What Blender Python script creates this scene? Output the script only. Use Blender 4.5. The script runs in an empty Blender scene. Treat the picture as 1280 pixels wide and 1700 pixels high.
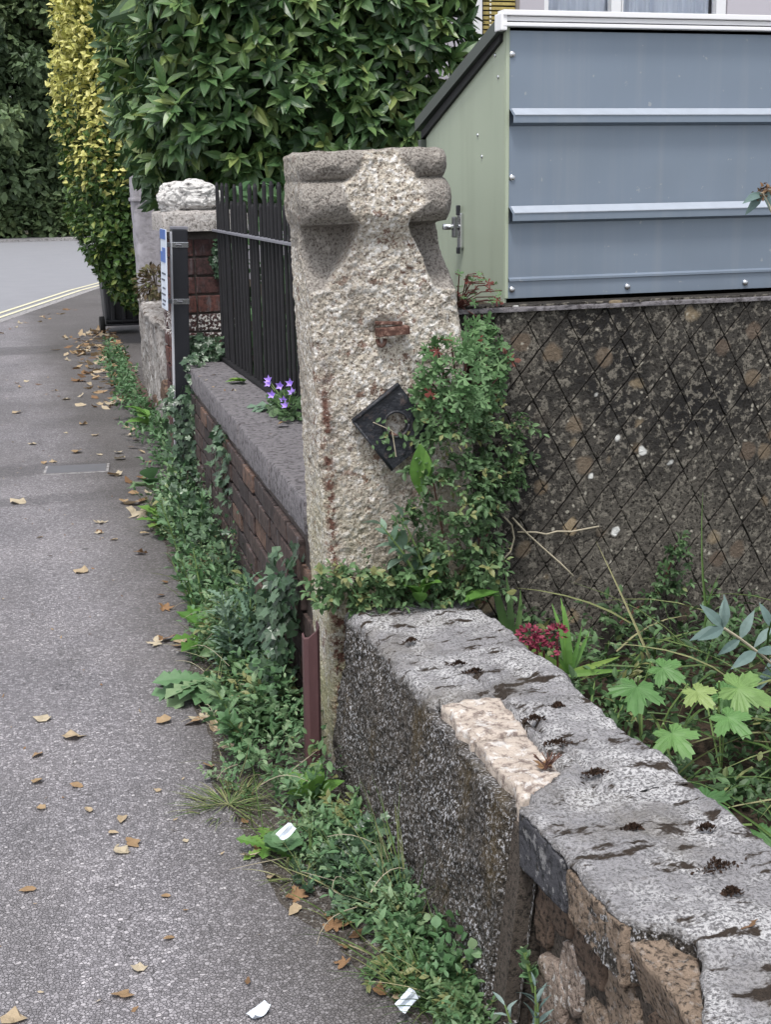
import bpy, bmesh, math, random
import numpy as np
from mathutils import Vector, Matrix

rnd = random.Random(7)
rng = np.random.default_rng(7)
S = bpy.context.scene
COL = S.collection

# ------------------------------------------------------------------ camera, sky, sun, exposure
cd = bpy.data.cameras.new("camera"); cam = bpy.data.objects.new("camera", cd); COL.objects.link(cam)
cd.sensor_fit = 'VERTICAL'; cd.sensor_height = 24.0; cd.lens = 24.0 * 2200 / 1700
cd.clip_start = 0.05; cd.clip_end = 2000
YAW, PITCH, ROLL = math.radians(16.4), math.radians(14.0), math.radians(0.9)
fw = Vector((math.sin(YAW) * math.cos(PITCH), math.cos(YAW) * math.cos(PITCH), -math.sin(PITCH)))
rt = Vector((math.cos(YAW), -math.sin(YAW), 0)); up = rt.cross(fw)
cr = rt * math.cos(ROLL) - up * math.sin(ROLL); cu = up * math.cos(ROLL) + rt * math.sin(ROLL)
cam.matrix_world = Matrix(((cr.x, cu.x, -fw.x, 0), (cr.y, cu.y, -fw.y, 0), (cr.z, cu.z, -fw.z, 1.6), (0, 0, 0, 1)))
S.camera = cam

SUN_EL, SUN_AZ = math.radians(66), math.radians(-150)      # azimuth from +Y towards +X
w = bpy.data.worlds.new("World"); S.world = w; w.use_nodes = True
wn, wl = w.node_tree.nodes, w.node_tree.links
bgn = wn["Background"]
sky = wn.new("ShaderNodeTexSky"); sky.sky_type = 'NISHITA'; sky.sun_disc = False
sky.sun_elevation = SUN_EL; sky.sun_rotation = SUN_AZ
sky.dust_density = 3.0; sky.air_density = 1.0
hs = wn.new("ShaderNodeHueSaturation"); hs.inputs['Saturation'].default_value = 0.30; hs.inputs['Value'].default_value = 1.15
wl.new(sky.outputs[0], hs.inputs['Color']); wl.new(hs.outputs[0], bgn.inputs[0]); bgn.inputs[1].default_value = 0.12
sl = bpy.data.lights.new("sun", 'SUN'); sl.energy = 1.5; sl.angle = math.radians(12); sl.color = (1.0, 0.97, 0.93)
so = bpy.data.objects.new("sun", sl); COL.objects.link(so)
sd = Vector((math.sin(SUN_AZ) * math.cos(SUN_EL), math.cos(SUN_AZ) * math.cos(SUN_EL), math.sin(SUN_EL)))
so.rotation_euler = sd.to_track_quat('Z', 'Y').to_euler(); so.location = (0, 0, 20)
S.view_settings.view_transform = 'Standard'; S.view_settings.look = 'None'
S.view_settings.gamma = 1; S.view_settings.use_curve_mapping = False; S.view_settings.exposure = 0.88

# ------------------------------------------------------------------ noise (numpy value noise)
def _h(ix, iy, iz, s):
    n = (ix * 374761393 + iy * 668265263 + iz * 2147483647 + s * 974711) & 0xffffffff
    n = ((n ^ (n >> 13)) * 1274126177) & 0xffffffff
    n = (n ^ (n >> 16)) * 2246822519 & 0xffffffff
    return ((n ^ (n >> 15)) & 0xffff) / 65535.0
def vnoise(P, s=0):
    P = np.asarray(P, float); I = np.floor(P).astype(np.int64); f = P - I; f = f * f * (3 - 2 * f)
    x, y, z = I[..., 0], I[..., 1], I[..., 2]; r = 0
    for dx in (0, 1):
        for dy in (0, 1):
            for dz in (0, 1):
                wgt = (f[..., 0] if dx else 1 - f[..., 0]) * (f[..., 1] if dy else 1 - f[..., 1]) * (f[..., 2] if dz else 1 - f[..., 2])
                r = r + wgt * _h(x + dx, y + dy, z + dz, s)
    return r * 2 - 1
def fbm(P, sc=1.0, oc=4, s=0, rough=0.5):
    P = np.asarray(P, float) * sc; a, t, n = 1.0, 0, 0
    for k in range(oc):
        t = t + a * vnoise(P, s + k * 17); n += a; P = P * 2.03 + 11.7; a *= rough
    return t / n
def sstep(a, b, x): t = np.clip((x - a) / (b - a), 0, 1); return t * t * (3 - 2 * t)

# ------------------------------------------------------------------ material kit
class N:
    def __init__(s, name, rough=0.8, spec=0.3, metal=0.0):
        s.m = bpy.data.materials.new(name); s.m.use_nodes = True; s.t = s.m.node_tree; s.n = s.t.nodes; s.l = s.t.links
        s.b = s.n["Principled BSDF"]; s.b.inputs['Roughness'].default_value = rough
        s.b.inputs['Specular IOR Level'].default_value = spec; s.b.inputs['Metallic'].default_value = metal
        g = s.n.new("ShaderNodeNewGeometry"); s.pos = g.outputs['Position']; s.geo = g
    def _set(s, sock, v):
        if hasattr(v, 'node'): s.l.new(v, sock)
        elif isinstance(v, (tuple, list)): sock.default_value = tuple(v) + ((1,) if len(v) == 3 and sock.type == 'RGBA' else ())
        else: sock.default_value = v
    def map(s, scale=(1, 1, 1), loc=(0, 0, 0), rot=(0, 0, 0), vec=None):
        n = s.n.new("ShaderNodeMapping"); s.l.new(vec or s.pos, n.inputs[0])
        n.inputs['Scale'].default_value = scale; n.inputs['Location'].default_value = loc; n.inputs['Rotation'].default_value = rot
        return n.outputs[0]
    def noise(s, sc, det=4, ro=0.55, vec=None, dist=0.0):
        n = s.n.new("ShaderNodeTexNoise"); s.l.new(vec or s.pos, n.inputs['Vector'])
        n.inputs['Scale'].default_value = sc; n.inputs['Detail'].default_value = det; n.inputs['Roughness'].default_value = ro
        n.inputs['Distortion'].default_value = dist
        return n.outputs['Fac']
    def voro(s, sc, out='Distance', feat='F1', vec=None, rand=1.0):
        n = s.n.new("ShaderNodeTexVoronoi"); n.feature = feat; s.l.new(vec or s.pos, n.inputs['Vector'])
        n.inputs['Scale'].default_value = sc; n.inputs['Randomness'].default_value = rand
        return n.outputs[out]
    def attr(s, name): n = s.n.new("ShaderNodeAttribute"); n.attribute_name = name; return n.outputs['Fac']
    def sep(s, v, k): n = s.n.new("ShaderNodeSeparateXYZ"); s.l.new(v, n.inputs[0]); return n.outputs[k]
    def ramp(s, fac, *st, mode='LINEAR'):
        n = s.n.new("ShaderNodeValToRGB"); n.color_ramp.interpolation = mode; e = n.color_ramp.elements
        while len(e) < len(st): e.new(0.5)
        for q, (p, c) in zip(e, st):
            q.position = p; q.color = (c, c, c, 1) if not isinstance(c, (tuple, list)) else tuple(c) + (1,)
        s._set(n.inputs[0], fac); return n.outputs[0]
    def mix(s, f, a, b, mode='MIX'):
        n = s.n.new("ShaderNodeMix"); n.data_type = 'RGBA'; n.blend_type = mode
        s._set(n.inputs[0], f); s._set(n.inputs[6], a); s._set(n.inputs[7], b); return n.outputs[2]
    def math(s, op, a, b=0.0):
        n = s.n.new("ShaderNodeMath"); n.operation = op; s._set(n.inputs[0], a); s._set(n.inputs[1], b); return n.outputs[0]
    def island(s): return s.geo.outputs['Random Per Island']
    def oinfo(s): n = s.n.new("ShaderNodeObjectInfo"); return n.outputs['Random']
    def col(s, c): s._set(s.b.inputs['Base Color'], c); return s
    def rough(s, c): s._set(s.b.inputs['Roughness'], c); return s
    def bump(s, h, dist=0.01, st=1.0):
        n = s.n.new("ShaderNodeBump"); n.inputs['Distance'].default_value = dist; n.inputs['Strength'].default_value = st
        s._set(n.inputs['Height'], h); s.l.new(n.outputs[0], s.b.inputs['Normal']); return s

MAT = {}
def simple(name, c, rough=0.6, spec=0.3, metal=0.0, var=0.25, sc=30.0, bump=0.0):
    k = N(name, rough, spec, metal)
    f = k.noise(sc, 5)
    k.col(k.mix(f, tuple(x * (1 - var) for x in c), tuple(min(1, x * (1 + var)) for x in c)))
    if bump: k.bump(f, bump)
    MAT[name] = k.m; return k.m

def leafmat(name, stops, rough=0.45, spec=0.4, spots=None, trans=0.25):
    """leaf colour from the per-leaf 'tint' attribute"""
    k = N(name, rough, spec)
    c = k.ramp(k.attr('tint'), *stops)
    vn = k.noise(45, 3)
    c = k.mix(k.math('MULTIPLY', vn, 0.5), c, (0.02, 0.035, 0.015))
    if spots:
        sp = k.ramp(k.voro(130, 'Distance'), (0.0, 1), (0.16, 1), (0.24, 0))
        sp2 = k.ramp(k.noise(25, 2), (0.52, 0), (0.62, 1))
        c = k.mix(k.math('MULTIPLY', sp, sp2), c, spots)
    k.col(c)
    tr = k.n.new("ShaderNodeBsdfTranslucent"); k._set(tr.inputs[0], c)
    ms = k.n.new("ShaderNodeMixShader"); ms.inputs[0].default_value = trans
    k.l.new(k.b.outputs[0], ms.inputs[1]); k.l.new(tr.outputs[0], ms.inputs[2])
    k.l.new(ms.outputs[0], k.n["Material Output"].inputs[0])
    MAT[name] = k.m; return k.m

# --- tarmac
k = N('tarmac', 0.75, 0.35)
v = k.voro(125, 'Color'); g1 = k.ramp(k.sep(v, 0), (0, (0.085, 0.082, 0.086)), (0.45, (0.195, 0.189, 0.198)), (0.8, (0.32, 0.31, 0.322)), (0.97, (0.46, 0.45, 0.46)), (1, (0.66, 0.64, 0.64)))
edge = k.ramp(k.voro(125, 'Distance', 'DISTANCE_TO_EDGE'), (0.0, 0.25), (0.09, 1))
c = k.mix(1.0, g1, edge, 'MULTIPLY')
c = k.mix(0.42, c, k.mix(k.noise(260, 2), (0.12, 0.117, 0.122), (0.37, 0.36, 0.375)))
big = k.noise(1.3, 5); c = k.mix(1.0, c, k.ramp(big, (0.3, (0.82, 0.81, 0.84)), (0.7, (1.18, 1.15, 1.17))), 'MULTIPLY')
# trench-repair bands across the footway (darker, older surfacing)
yy = k.math('ADD', k.sep(k.pos, 1), k.math('MULTIPLY', k.noise(6, 3), 0.12))
def band(a, b):
    return k.math('MULTIPLY', k.ramp(k.math('SUBTRACT', yy, a - 0.5), (0.47, 0), (0.53, 1)), k.ramp(k.math('SUBTRACT', yy, b - 0.5), (0.47, 1), (0.53, 0)))
bb = k.math('ADD', k.math('ADD', band(6.98, 7.2), band(7.75, 8.05)), k.math('ADD', band(13.6, 14.3), k.math('MULTIPLY', band(9.2, 10.8), 0.4)))
c = k.mix(k.math('MULTIPLY', bb, 0.36), c, (0.04, 0.04, 0.043))
gum = k.n.new("ShaderNodeTexVoronoi"); gum.inputs['Scale'].default_value = 2.6; k.l.new(k.pos, gum.inputs['Vector'])
gm = k.math('MULTIPLY', k.ramp(k.sep(gum.outputs['Color'], 0), (0.55, 0), (0.57, 1)), k.ramp(gum.outputs['Distance'], (0.035, 1), (0.06, 0)))
c = k.mix(k.math('MULTIPLY', gm, 0.6), c, (0.06, 0.058, 0.06))
stn = k.ramp(k.noise(0.9, 6, 0.65, k.map((1, .45, 1), (4, 0, 0))), (0.50, 0), (0.62, 1)); c = k.mix(k.math('MULTIPLY', stn, 0.32), c, (0.09, 0.085, 0.085))
wv = k.math('ADD', k.sep(k.pos, 0), k.math('MULTIPLY', k.noise(2.2, 6, 0.65), 0.9)); crk = k.ramp(k.math('ABSOLUTE', k.math('SUBTRACT', wv, 0.66)), (0.0, 1), (0.006, 0))
c = k.mix(k.math('MULTIPLY', crk, k.math('MULTIPLY', k.ramp(k.noise(1.1, 2), (0.5, 0), (0.56, 1)), 0.75)), c, (0.03, 0.028, 0.028))
# dirt washed along the wall foot
xx = k.math('ADD', k.sep(k.pos, 0), k.math('MULTIPLY', k.noise(3.5, 4), 0.35))
dirt = k.ramp(xx, (0.42, 0), (0.80, 1))
c = k.mix(k.math('MULTIPLY', dirt, 0.6), c, k.mix(k.noise(60, 3), (0.03, 0.026, 0.022), (0.09, 0.08, 0.065)))
k.col(c); k.rough(k.ramp(k.noise(90, 2), (0.3, 0.6), (0.7, 0.9)))
k.bump(k.math('ADD', k.sep(v, 0), k.math('MULTIPLY', edge, 0.8)), 0.004, 0.9); MAT['tarmac'] = k.m

k = N('road', 0.7, 0.4)
c = k.mix(k.noise(2.0, 6), (0.19, 0.195, 0.215), (0.27, 0.275, 0.30)); c = k.mix(0.4, c, k.mix(k.noise(150, 2), (0.12, 0.12, 0.13), (0.33, 0.33, 0.35)))
k.col(c); k.bump(k.noise(150, 2), 0.003); MAT['road'] = k.m

# --- gatepost stone: attribute 'hack' = 1 where the face is hacked back, 0 where the old tooled skin is left
k = N('post_stone', 0.9, 0.2)
n1, n2, n3 = k.noise(62, 5, 0.7), k.noise(165, 4, 0.7), k.noise(8, 5, 0.6)
vd = k.voro(110, 'Distance')
pale = k.mix(n3, (0.43, 0.385, 0.315), (0.60, 0.55, 0.475))
pale = k.mix(k.ramp(n2, (0.39, 0), (0.49, 1)), (0.13, 0.09, 0.07), pale)
pale = k.mix(k.ramp(n1, (0.50, 0), (0.60, 0.9)), pale, (0.78, 0.76, 0.73))
stain = k.ramp(k.noise(22, 5, 0.75), (0.58, 0), (0.62, 0.75))
pale = k.mix(stain, pale, (0.13, 0.055, 0.035))
yl = k.ramp(k.sep(k.pos, 2), (0.45, 1), (0.95, 0)); yl = k.math('MULTIPLY', yl, k.ramp(k.noise(6, 3), (0.35, 0), (0.6, 0.75)))
pale = k.mix(yl, pale, k.mix(n2, (0.16, 0.15, 0.06), (0.50, 0.48, 0.28)))
old = k.mix(n3, (0.22, 0.20, 0.18), (0.36, 0.335, 0.305)); old = k.mix(k.ramp(n2, (0.38, 0), (0.52, 1)), (0.10, 0.085, 0.075), old)
old = k.mix(k.ramp(k.noise(30, 3), (0.62, 0), (0.7, 0.7)), old, (0.45, 0.42, 0.38))
grime = k.ramp(k.noise(4.5, 5, 0.6, k.map((1.4, 1.4, 0.5))), (0.50, 0), (0.66, 0.6)); pale = k.mix(grime, pale, k.mix(n2, (0.13, 0.11, 0.09), (0.33, 0.29, 0.25)))
c = k.mix(k.attr('hack'), old, pale)
# rust streak running down the front arris
c = k.mix(k.math('MULTIPLY', k.attr('rust'), k.ramp(k.noise(30, 5, 0.75), (0.47, 0), (0.54, 1))), c, k.mix(n2, (0.075, 0.038, 0.03), (0.19, 0.10, 0.075)))
k.col(c); k.bump(k.math('ADD', k.math('ADD', n1, n2), k.math('MULTIPLY', vd, 0.7)), 0.007, 0.9); MAT['post_stone'] = k.m

# --- near wall: 'top' attribute = lichened weathered top, else dark pebbly render
k = N('wall_render', 0.92, 0.2)
n1, n2, n3 = k.noise(70, 4, 0.7), k.noise(160, 3, 0.7), k.noise(7, 4)
topc = k.mix(n3, (0.21, 0.206, 0.218), (0.35, 0.343, 0.355))
topc = k.mix(k.ramp(n2, (0.36, 0), (0.52, 1)), (0.13, 0.128, 0.13), topc)
topc = k.mix(k.ramp(k.noise(3.2, 5, 0.6), (0.50, 0), (0.64, 0.6)), topc, k.mix(n2, (0.10, 0.09, 0.075), (0.24, 0.22, 0.19)))
wl_ = k.math('MULTIPLY', k.ramp(k.noise(6, 4), (0.46, 0), (0.56, 1)), k.ramp(n2, (0.47, 0), (0.53, 1)))
topc = k.mix(k.math('MULTIPLY', wl_, 0.62), topc, (0.62, 0.615, 0.62))
topc = k.mix(k.ramp(k.noise(13, 4, 0.6, k.map((1, 2.2, 1), (3, 1, 0))), (0.57, 0), (0.63, 1)), topc, k.mix(n1, (0.015, 0.012, 0.01), (0.06, 0.045, 0.035)))
fv = k.map((1, 1, 0.7))
fn = k.noise(165, 3, 0.6, fv)
facec = k.mix(n3, (0.055, 0.048, 0.042), (0.10, 0.088, 0.075))
facec = k.mix(k.ramp(fn, (0.36, 0), (0.52, 1)), (0.02, 0.018, 0.016), facec)
facec = k.mix(k.math('MULTIPLY', k.ramp(fn, (0.55, 0), (0.60, 1)), k.ramp(k.noise(5, 4), (0.35, 0.25), (0.6, 1))), facec, (0.42, 0.42, 0.44))
facec = k.mix(k.ramp(k.noise(9, 4, 0.6, k.map((1, 1, 0.3))), (0.56, 0), (0.68, 0.5)), facec, (0.09, 0.065, 0.03))
k.col(k.mix(k.attr('top'), facec, topc))
k.bump(k.math('ADD', n1, k.math('ADD', n2, fn)), 0.008, 0.9); MAT['wall_render'] = k.m

def rubble(name, a, b, dark, sc=18.0, lich=0.0):
    k = N(name, 0.9, 0.2)
    c = k.mix(k.noise(sc, 5, 0.65), a, b)
    c = k.mix(k.ramp(k.noise(sc * 4, 4, 0.7), (0.36, 1), (0.52, 0)), c, dark)
    if lich: c = k.mix(k.ramp(k.noise(sc * 2.3, 4, 0.7), (0.56, 0), (0.62, lich)), c, (0.68, 0.67, 0.66))
    k.col(c); k.bump(k.noise(sc * 4, 5, 0.7), 0.008); MAT[name] = k.m
rubble('pale_stone', (0.32, 0.265, 0.225), (0.54, 0.475, 0.415), (0.17, 0.135, 0.12), 13, 0.5)
rubble('tan_stone', (0.12, 0.09, 0.07), (0.34, 0.26, 0.195), (0.03, 0.024, 0.02), 24, .15)
rubble('brown_stone', (0.07, 0.052, 0.042), (0.17, 0.12, 0.09), (0.02, 0.017, 0.015), 20)
rubble('pink_stone', (0.18, 0.135, 0.11), (0.38, 0.31, 0.26), (0.07, 0.052, 0.042), 25, 0.6)
rubble('slate_stone', (0.045, 0.045, 0.052), (0.085, 0.085, 0.095), (0.02, 0.02, 0.022), 14, 0.25)
rubble('wall_mortar', (0.06, 0.05, 0.042), (0.12, 0.10, 0.085), (0.02, 0.018, 0.016), 30)
rubble('coping_concrete', (0.12, 0.112, 0.122), (0.20, 0.19, 0.20), (0.06, 0.055, 0.058), 12)
rubble('cap_concrete', (0.30, 0.28, 0.27), (0.46, 0.43, 0.41), (0.12, 0.11, 0.10), 18, 0.3)
rubble('white_rock', (0.40, 0.39, 0.38), (0.70, 0.69, 0.67), (0.17, 0.16, 0.16), 9)
rubble('grey_paint', (0.31, 0.30, 0.33), (0.36, 0.345, 0.375), (0.25, 0.24, 0.255), 3)
rubble('old_whitewash', (0.20, 0.18, 0.17), (0.42, 0.40, 0.38), (0.09, 0.07, 0.06), 7, .5)
rubble('soil', (0.03, 0.022, 0.016), (0.07, 0.052, 0.036), (0.012, 0.01, 0.008), 14)
rubble('joint_soot', (0.022, 0.020, 0.018), (0.05, 0.044, 0.038), (0.010, 0.009, 0.009), 14)
rubble('verge_dirt', (0.055, 0.047, 0.04), (0.13, 0.115, 0.10), (0.025, 0.02, 0.018), 40, .35)
rubble('earth', (0.07, 0.07, 0.04), (0.12, 0.11, 0.07), (0.04, 0.035, 0.02), 2)
rubble('kerb_stone', (0.24, 0.235, 0.24), (0.36, 0.35, 0.35), (0.13, 0.12, 0.12), 6)

# --- scored retaining wall: soot, tan lichen rounds, white blotches
k = N('scored_render', 0.93, 0.18)
n1, n2, n3 = k.noise(38, 5, 0.7), k.noise(110, 4, 0.7), k.noise(2.6, 5, 0.6)
base = k.mix(k.ramp(n3, (0.38, 0), (0.62, 1)), (0.022, 0.021, 0.021), (0.092, 0.084, 0.073))
lowz = k.ramp(k.sep(k.pos, 2), (0.2, 0.5), (0.8, 0)); base = k.mix(lowz, base, (0.145, 0.130, 0.110))
base = k.mix(k.ramp(n1, (0.52, 0), (0.57, 0.8)), base, (0.20, 0.183, 0.155))
base = k.mix(k.ramp(n2, (0.38, 1), (0.5, 0)), base, (0.018, 0.016, 0.014))
dv = k.n.new("ShaderNodeVectorMath"); dv.operation = 'ADD'
nv = k.n.new("ShaderNodeTexNoise"); nv.inputs['Scale'].default_value = 22; k.l.new(k.pos, nv.inputs['Vector'])
sc_ = k.n.new("ShaderNodeVectorMath"); sc_.operation = 'SCALE'; sc_.inputs['Scale'].default_value = 0.03; k.l.new(nv.outputs['Color'], sc_.inputs[0])
k.l.new(k.pos, dv.inputs[0]); k.l.new(sc_.outputs[0], dv.inputs[1]); dp = dv.outputs[0]
vt = k.n.new("ShaderNodeTexVoronoi"); vt.inputs['Scale'].default_value = 11; k.l.new(dp, vt.inputs['Vector'])
pick = k.ramp(k.sep(vt.outputs['Color'], 0), (0.52, 0), (0.54, 1)); rad = k.ramp(vt.outputs['Distance'], (0.26, 1), (0.36, 0))
rnds = k.math('MULTIPLY', k.math('MULTIPLY', pick, rad), 0.75)
base = k.mix(rnds, base, k.mix(k.sep(vt.outputs['Color'], 1), (0.12, 0.09, 0.07), (0.33, 0.26, 0.17)))
vw = k.n.new("ShaderNodeTexVoronoi"); vw.inputs['Scale'].default_value = 12; k.l.new(k.map((1, 1, 1), (5, 2, 7), vec=dp), vw.inputs['Vector'])
wp = k.ramp(k.sep(vw.outputs['Color'], 0), (0.80, 0), (0.82, 1)); wr = k.ramp(vw.outputs['Distance'], (0.13, 1), (0.19, 0))
base = k.mix(k.math('MULTIPLY', wp, wr), base, (0.66, 0.66, 0.64))
vs = k.n.new("ShaderNodeTexVoronoi"); vs.inputs['Scale'].default_value = 48; k.l.new(dp, vs.inputs['Vector'])
sp = k.math('MULTIPLY', k.ramp(k.sep(vs.outputs['Color'], 0), (0.86, 0), (0.88, 1)), k.ramp(vs.outputs['Distance'], (0.15, 1), (0.3, 0)))
base = k.mix(k.math('MULTIPLY', sp, 0.7), base, (0.50, 0.47, 0.40))
k.col(base); k.bump(k.math('ADD', n1, n2), 0.006); MAT['scored_render'] = k.m

def brickmat(name, stops, white=0.0):
    k = N(name, 0.85, 0.25)
    c = k.ramp(k.oinfo(), *stops); n = k.noise(40, 5, 0.65)
    c = k.mix(k.ramp(n, (0.35, 0.8), (0.6, 0)), c, (0.022, 0.018, 0.018))
    st = k.noise(16, 4, 0.6, k.map((2.5, 2.5, 0.5))); c = k.mix(k.ramp(st, (0.55, 0), (0.66, 0.55)), c, (0.13, 0.122, 0.13))
    if white:
        z = k.math('MULTIPLY', k.ramp(k.sep(k.pos, 2), (0.82, 0), (0.84, 1)), k.ramp(k.sep(k.pos, 2), (0.94, 1), (0.97, 0)))
        sp = k.ramp(k.noise(70, 3), (0.52, 0), (0.57, 1)); c = k.mix(k.math('MULTIPLY', z, sp), c, (0.62, 0.60, 0.58))
    k.col(c); k.bump(n, 0.004); MAT[name] = k.m
brickmat('sooty_brick', [(0, (0.045, 0.036, 0.036)), (0.5, (0.085, 0.06, 0.055)), (0.86, (0.085, 0.062, 0.056)), (0.93, (0.18, 0.11, 0.082)), (1, (0.13, 0.085, 0.068))])
brickmat('pier_brick', [(0, (0.065, 0.035, 0.035)), (0.6, (0.105, 0.048, 0.045)), (1, (0.16, 0.065, 0.05))], 1.0)
simple('mortar', (0.10, 0.085, 0.08), 0.9, 0.1, 0, 0.4, 40, 0.004)

k = N('steel_paint', 0.36, 0.5, 0.45)
k.col(k.mix(k.noise(3, 4), (0.205, 0.25, 0.315), (0.24, 0.29, 0.36)))
run = k.ramp(k.noise(7, 5, 0.6, k.map((3, 1, 0.12))), (0.52, 0), (0.72, 0.3)); cc = k.b.inputs['Base Color'].links[0].from_socket; k.col(k.mix(run, cc, (0.30, 0.33, 0.37))); sp = k.math('MULTIPLY', k.ramp(k.noise(38, 3), (0.70, 0), (0.73, 1)), 0.5); k.col(k.mix(sp, k.b.inputs['Base Color'].links[0].from_socket, (0.45, 0.46, 0.46))); k.rough(k.ramp(k.noise(5, 4), (0.3, 0.30), (0.7, 0.46)))
k.bump(k.math('ADD', k.noise(3.0, 2), k.math('MULTIPLY', k.noise(600, 2), 0.02)), 0.006, 0.5); MAT['steel_paint'] = k.m
k = N('green_paint', 0.45, 0.4); k.col(k.mix(k.noise(4, 4), (0.34, 0.39, 0.30), (0.39, 0.44, 0.34))); g0 = k.b.inputs['Base Color'].links[0].from_socket; k.col(k.mix(k.ramp(k.noise(6, 5, 0.6, k.map((2, 2, .25))), (0.5, 0), (0.75, .35)), g0, (0.24, 0.27, 0.20))); k.bump(k.noise(3, 2), 0.005, 0.5); MAT['green_paint'] = k.m
simple('rib_highlight_tone', (0.40, 0.44, 0.50), 0.38, 0.6, 0.25, 0.12, 25)  # pale tone of the sky highlight painted along the shed ribs
simple('lid_paint', (0.050, 0.060, 0.052), 0.4, 0.5, 0, 0.12, 6)
simple('lid_gap_black', (0.012, 0.012, 0.013), 0.6, 0.3)  # black for the shaded gap beneath the shed lid
simple('white_trim', (0.80, 0.80, 0.82), 0.35, 0.5, 0, 0.04, 8)
simple('chrome', (0.62, 0.63, 0.65), 0.25, 0.5, 0.95, 0.08, 40)
simple('dark_steel', (0.22, 0.22, 0.24), 0.35, 0.5, 0.9, 0.2, 60)
simple('black_paint', (0.016, 0.017, 0.022), 0.38, 0.5, 0, 0.3, 14)
simple('rail_paint', (0.016, 0.0155, 0.018), 0.55, 0.3, 0, 0.45, 25)
simple('rail_top_paint', (0.19, 0.19, 0.22), 0.45, 0.4, 0, 0.35, 25)
k = N('rust', 0.85, 0.25); n = k.noise(70, 5, 0.7)
k.col(k.ramp(n, (0.3, (0.035, 0.02, 0.017)), (0.5, (0.10, 0.05, 0.038)), (0.62, (0.24, 0.15, 0.12)), (0.75, (0.42, 0.36, 0.33)))); k.bump(n, 0.004); MAT['rust'] = k.m
k = N('plate_paint', 0.42, 0.5); n = k.noise(40, 5, 0.7)
k.col(k.mix(k.ramp(k.noise(55, 5, 0.7), (0.66, 0), (0.70, 0.6)), k.mix(k.ramp(n, (0.56, 0), (0.70, 0.8)), (0.012, 0.014, 0.02), (0.09, 0.065, 0.058)), (0.24, 0.24, 0.25))); k.bump(k.math('ADD', n, k.noise(12, 3)), 0.006); k.rough(k.ramp(n, (0.3, 0.3), (0.7, 0.7))); MAT['plate_paint'] = k.m
k = N('oxide_paint', 0.55, 0.35); n = k.noise(30, 5, 0.6, k.map((1, 1, 0.2)))
k.col(k.mix(n, (0.055, 0.026, 0.028), (0.115, 0.058, 0.06))); k.bump(n, 0.003); MAT['oxide_paint'] = k.m
simple('sign_white', (0.62, 0.68, 0.78), 0.35, 0.5, 0, 0.06, 10)
simple('sign_blue', (0.05, 0.13, 0.42), 0.35, 0.5, 0, 0.06, 10)
simple('sign_ink', (0.03, 0.04, 0.07), 0.4, 0.4, 0, 0.1, 10)
simple('post_edge', (0.52, 0.53, 0.57), 0.4, 0.5, 0.2, 0.15, 20)
simple('bin_plastic', (0.022, 0.023, 0.027), 0.45, 0.45, 0, 0.15, 20)
simple('tyre_rubber', (0.012, 0.012, 0.012), 0.8, 0.2)
simple('upvc', (0.78, 0.79, 0.82), 0.35, 0.5, 0, 0.03, 4)
simple('lilac_render', (0.50, 0.48, 0.53), 0.85, 0.2, 0, 0.05, 3)
simple('bamboo', (0.36, 0.29, 0.10), 0.6, 0.3, 0, 0.5, 60)
simple('bead', (0.72, 0.70, 0.60), 0.4, 0.5)
k = N('net_curtain', 0.9, 0.1); k.col(k.mix(k.noise(9, 3, 0.5, k.map((5, 1, 0.15))), (0.42, 0.46, 0.56), (0.78, 0.80, 0.84))); MAT['net_curtain'] = k.m
k = N('glass', 0.05, 0.5); k.col((0.9, 0.93, 0.97)); k.b.inputs['Transmission Weight'].default_value = 1.0; k.b.inputs['IOR'].default_value = 1.2; MAT['glass'] = k.m
simple('line_paint', (0.58, 0.55, 0.40), 0.7, 0.3, 0, 0.25, 12)
simple('roof_tile', (0.16, 0.09, 0.07), 0.8, 0.2, 0, 0.3, 8)
simple('cover_metal', (0.15, 0.15, 0.165), 0.5, 0.4, 0.3, 0.15, 20)
simple('plank_wood', (0.10, 0.062, 0.056), 0.75, 0.25, 0, 0.3, 25, 0.003)
simple('bark', (0.10, 0.08, 0.06), 0.9, 0.15, 0, 0.4, 20, 0.01)
simple('red_stem', (0.085, 0.032, 0.026), 0.6, 0.3)
simple('green_stem', (0.16, 0.24, 0.08), 0.6, 0.3, 0, 0.3)
simple('straw', (0.36, 0.32, 0.24), 0.7, 0.2, 0, 0.25, 50)
simple('paper', (0.66, 0.72, 0.80), 0.7, 0.2, 0, 0.08, 40)
simple('petal_violet', (0.46, 0.33, 0.76), 0.55, 0.2, 0, 0.15, 60)
simple('petal_red', (0.20, 0.035, 0.062), 0.6, 0.2, 0, 0.4, 80)
simple('moss_dark', (0.035, 0.022, 0.016), 0.95, 0.1, 0, 0.5, 120, 0.004)
leafmat('laurel_leaf', [(0, (0.038, 0.085, 0.035)), (0.45, (0.085, 0.172, 0.06)), (0.8, (0.155, 0.25, 0.08)), (1, (0.26, 0.32, 0.10))], 0.40, 0.5, (0.34, 0.38, 0.12), 0.14)
leafmat('privet_leaf', [(0, (0.03, 0.075, 0.018)), (0.35, (0.085, 0.17, 0.035)), (0.6, (0.55, 0.56, 0.14)), (1, (0.90, 0.85, 0.34))], 0.45, 0.4, None, 0.25)
leafmat('tree_leaf', [(0, (0.055, 0.09, 0.048)), (0.6, (0.15, 0.22, 0.10)), (1, (0.28, 0.35, 0.15))], 0.5, 0.35, None, 0.2)
leafmat('weed_leaf', [(0, (0.045, 0.098, 0.034)), (0.4, (0.085, 0.185, 0.075)), (0.75, (0.155, 0.29, 0.14)), (1, (0.265, 0.38, 0.205))], 0.5, 0.35, None, 0.25)
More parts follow.
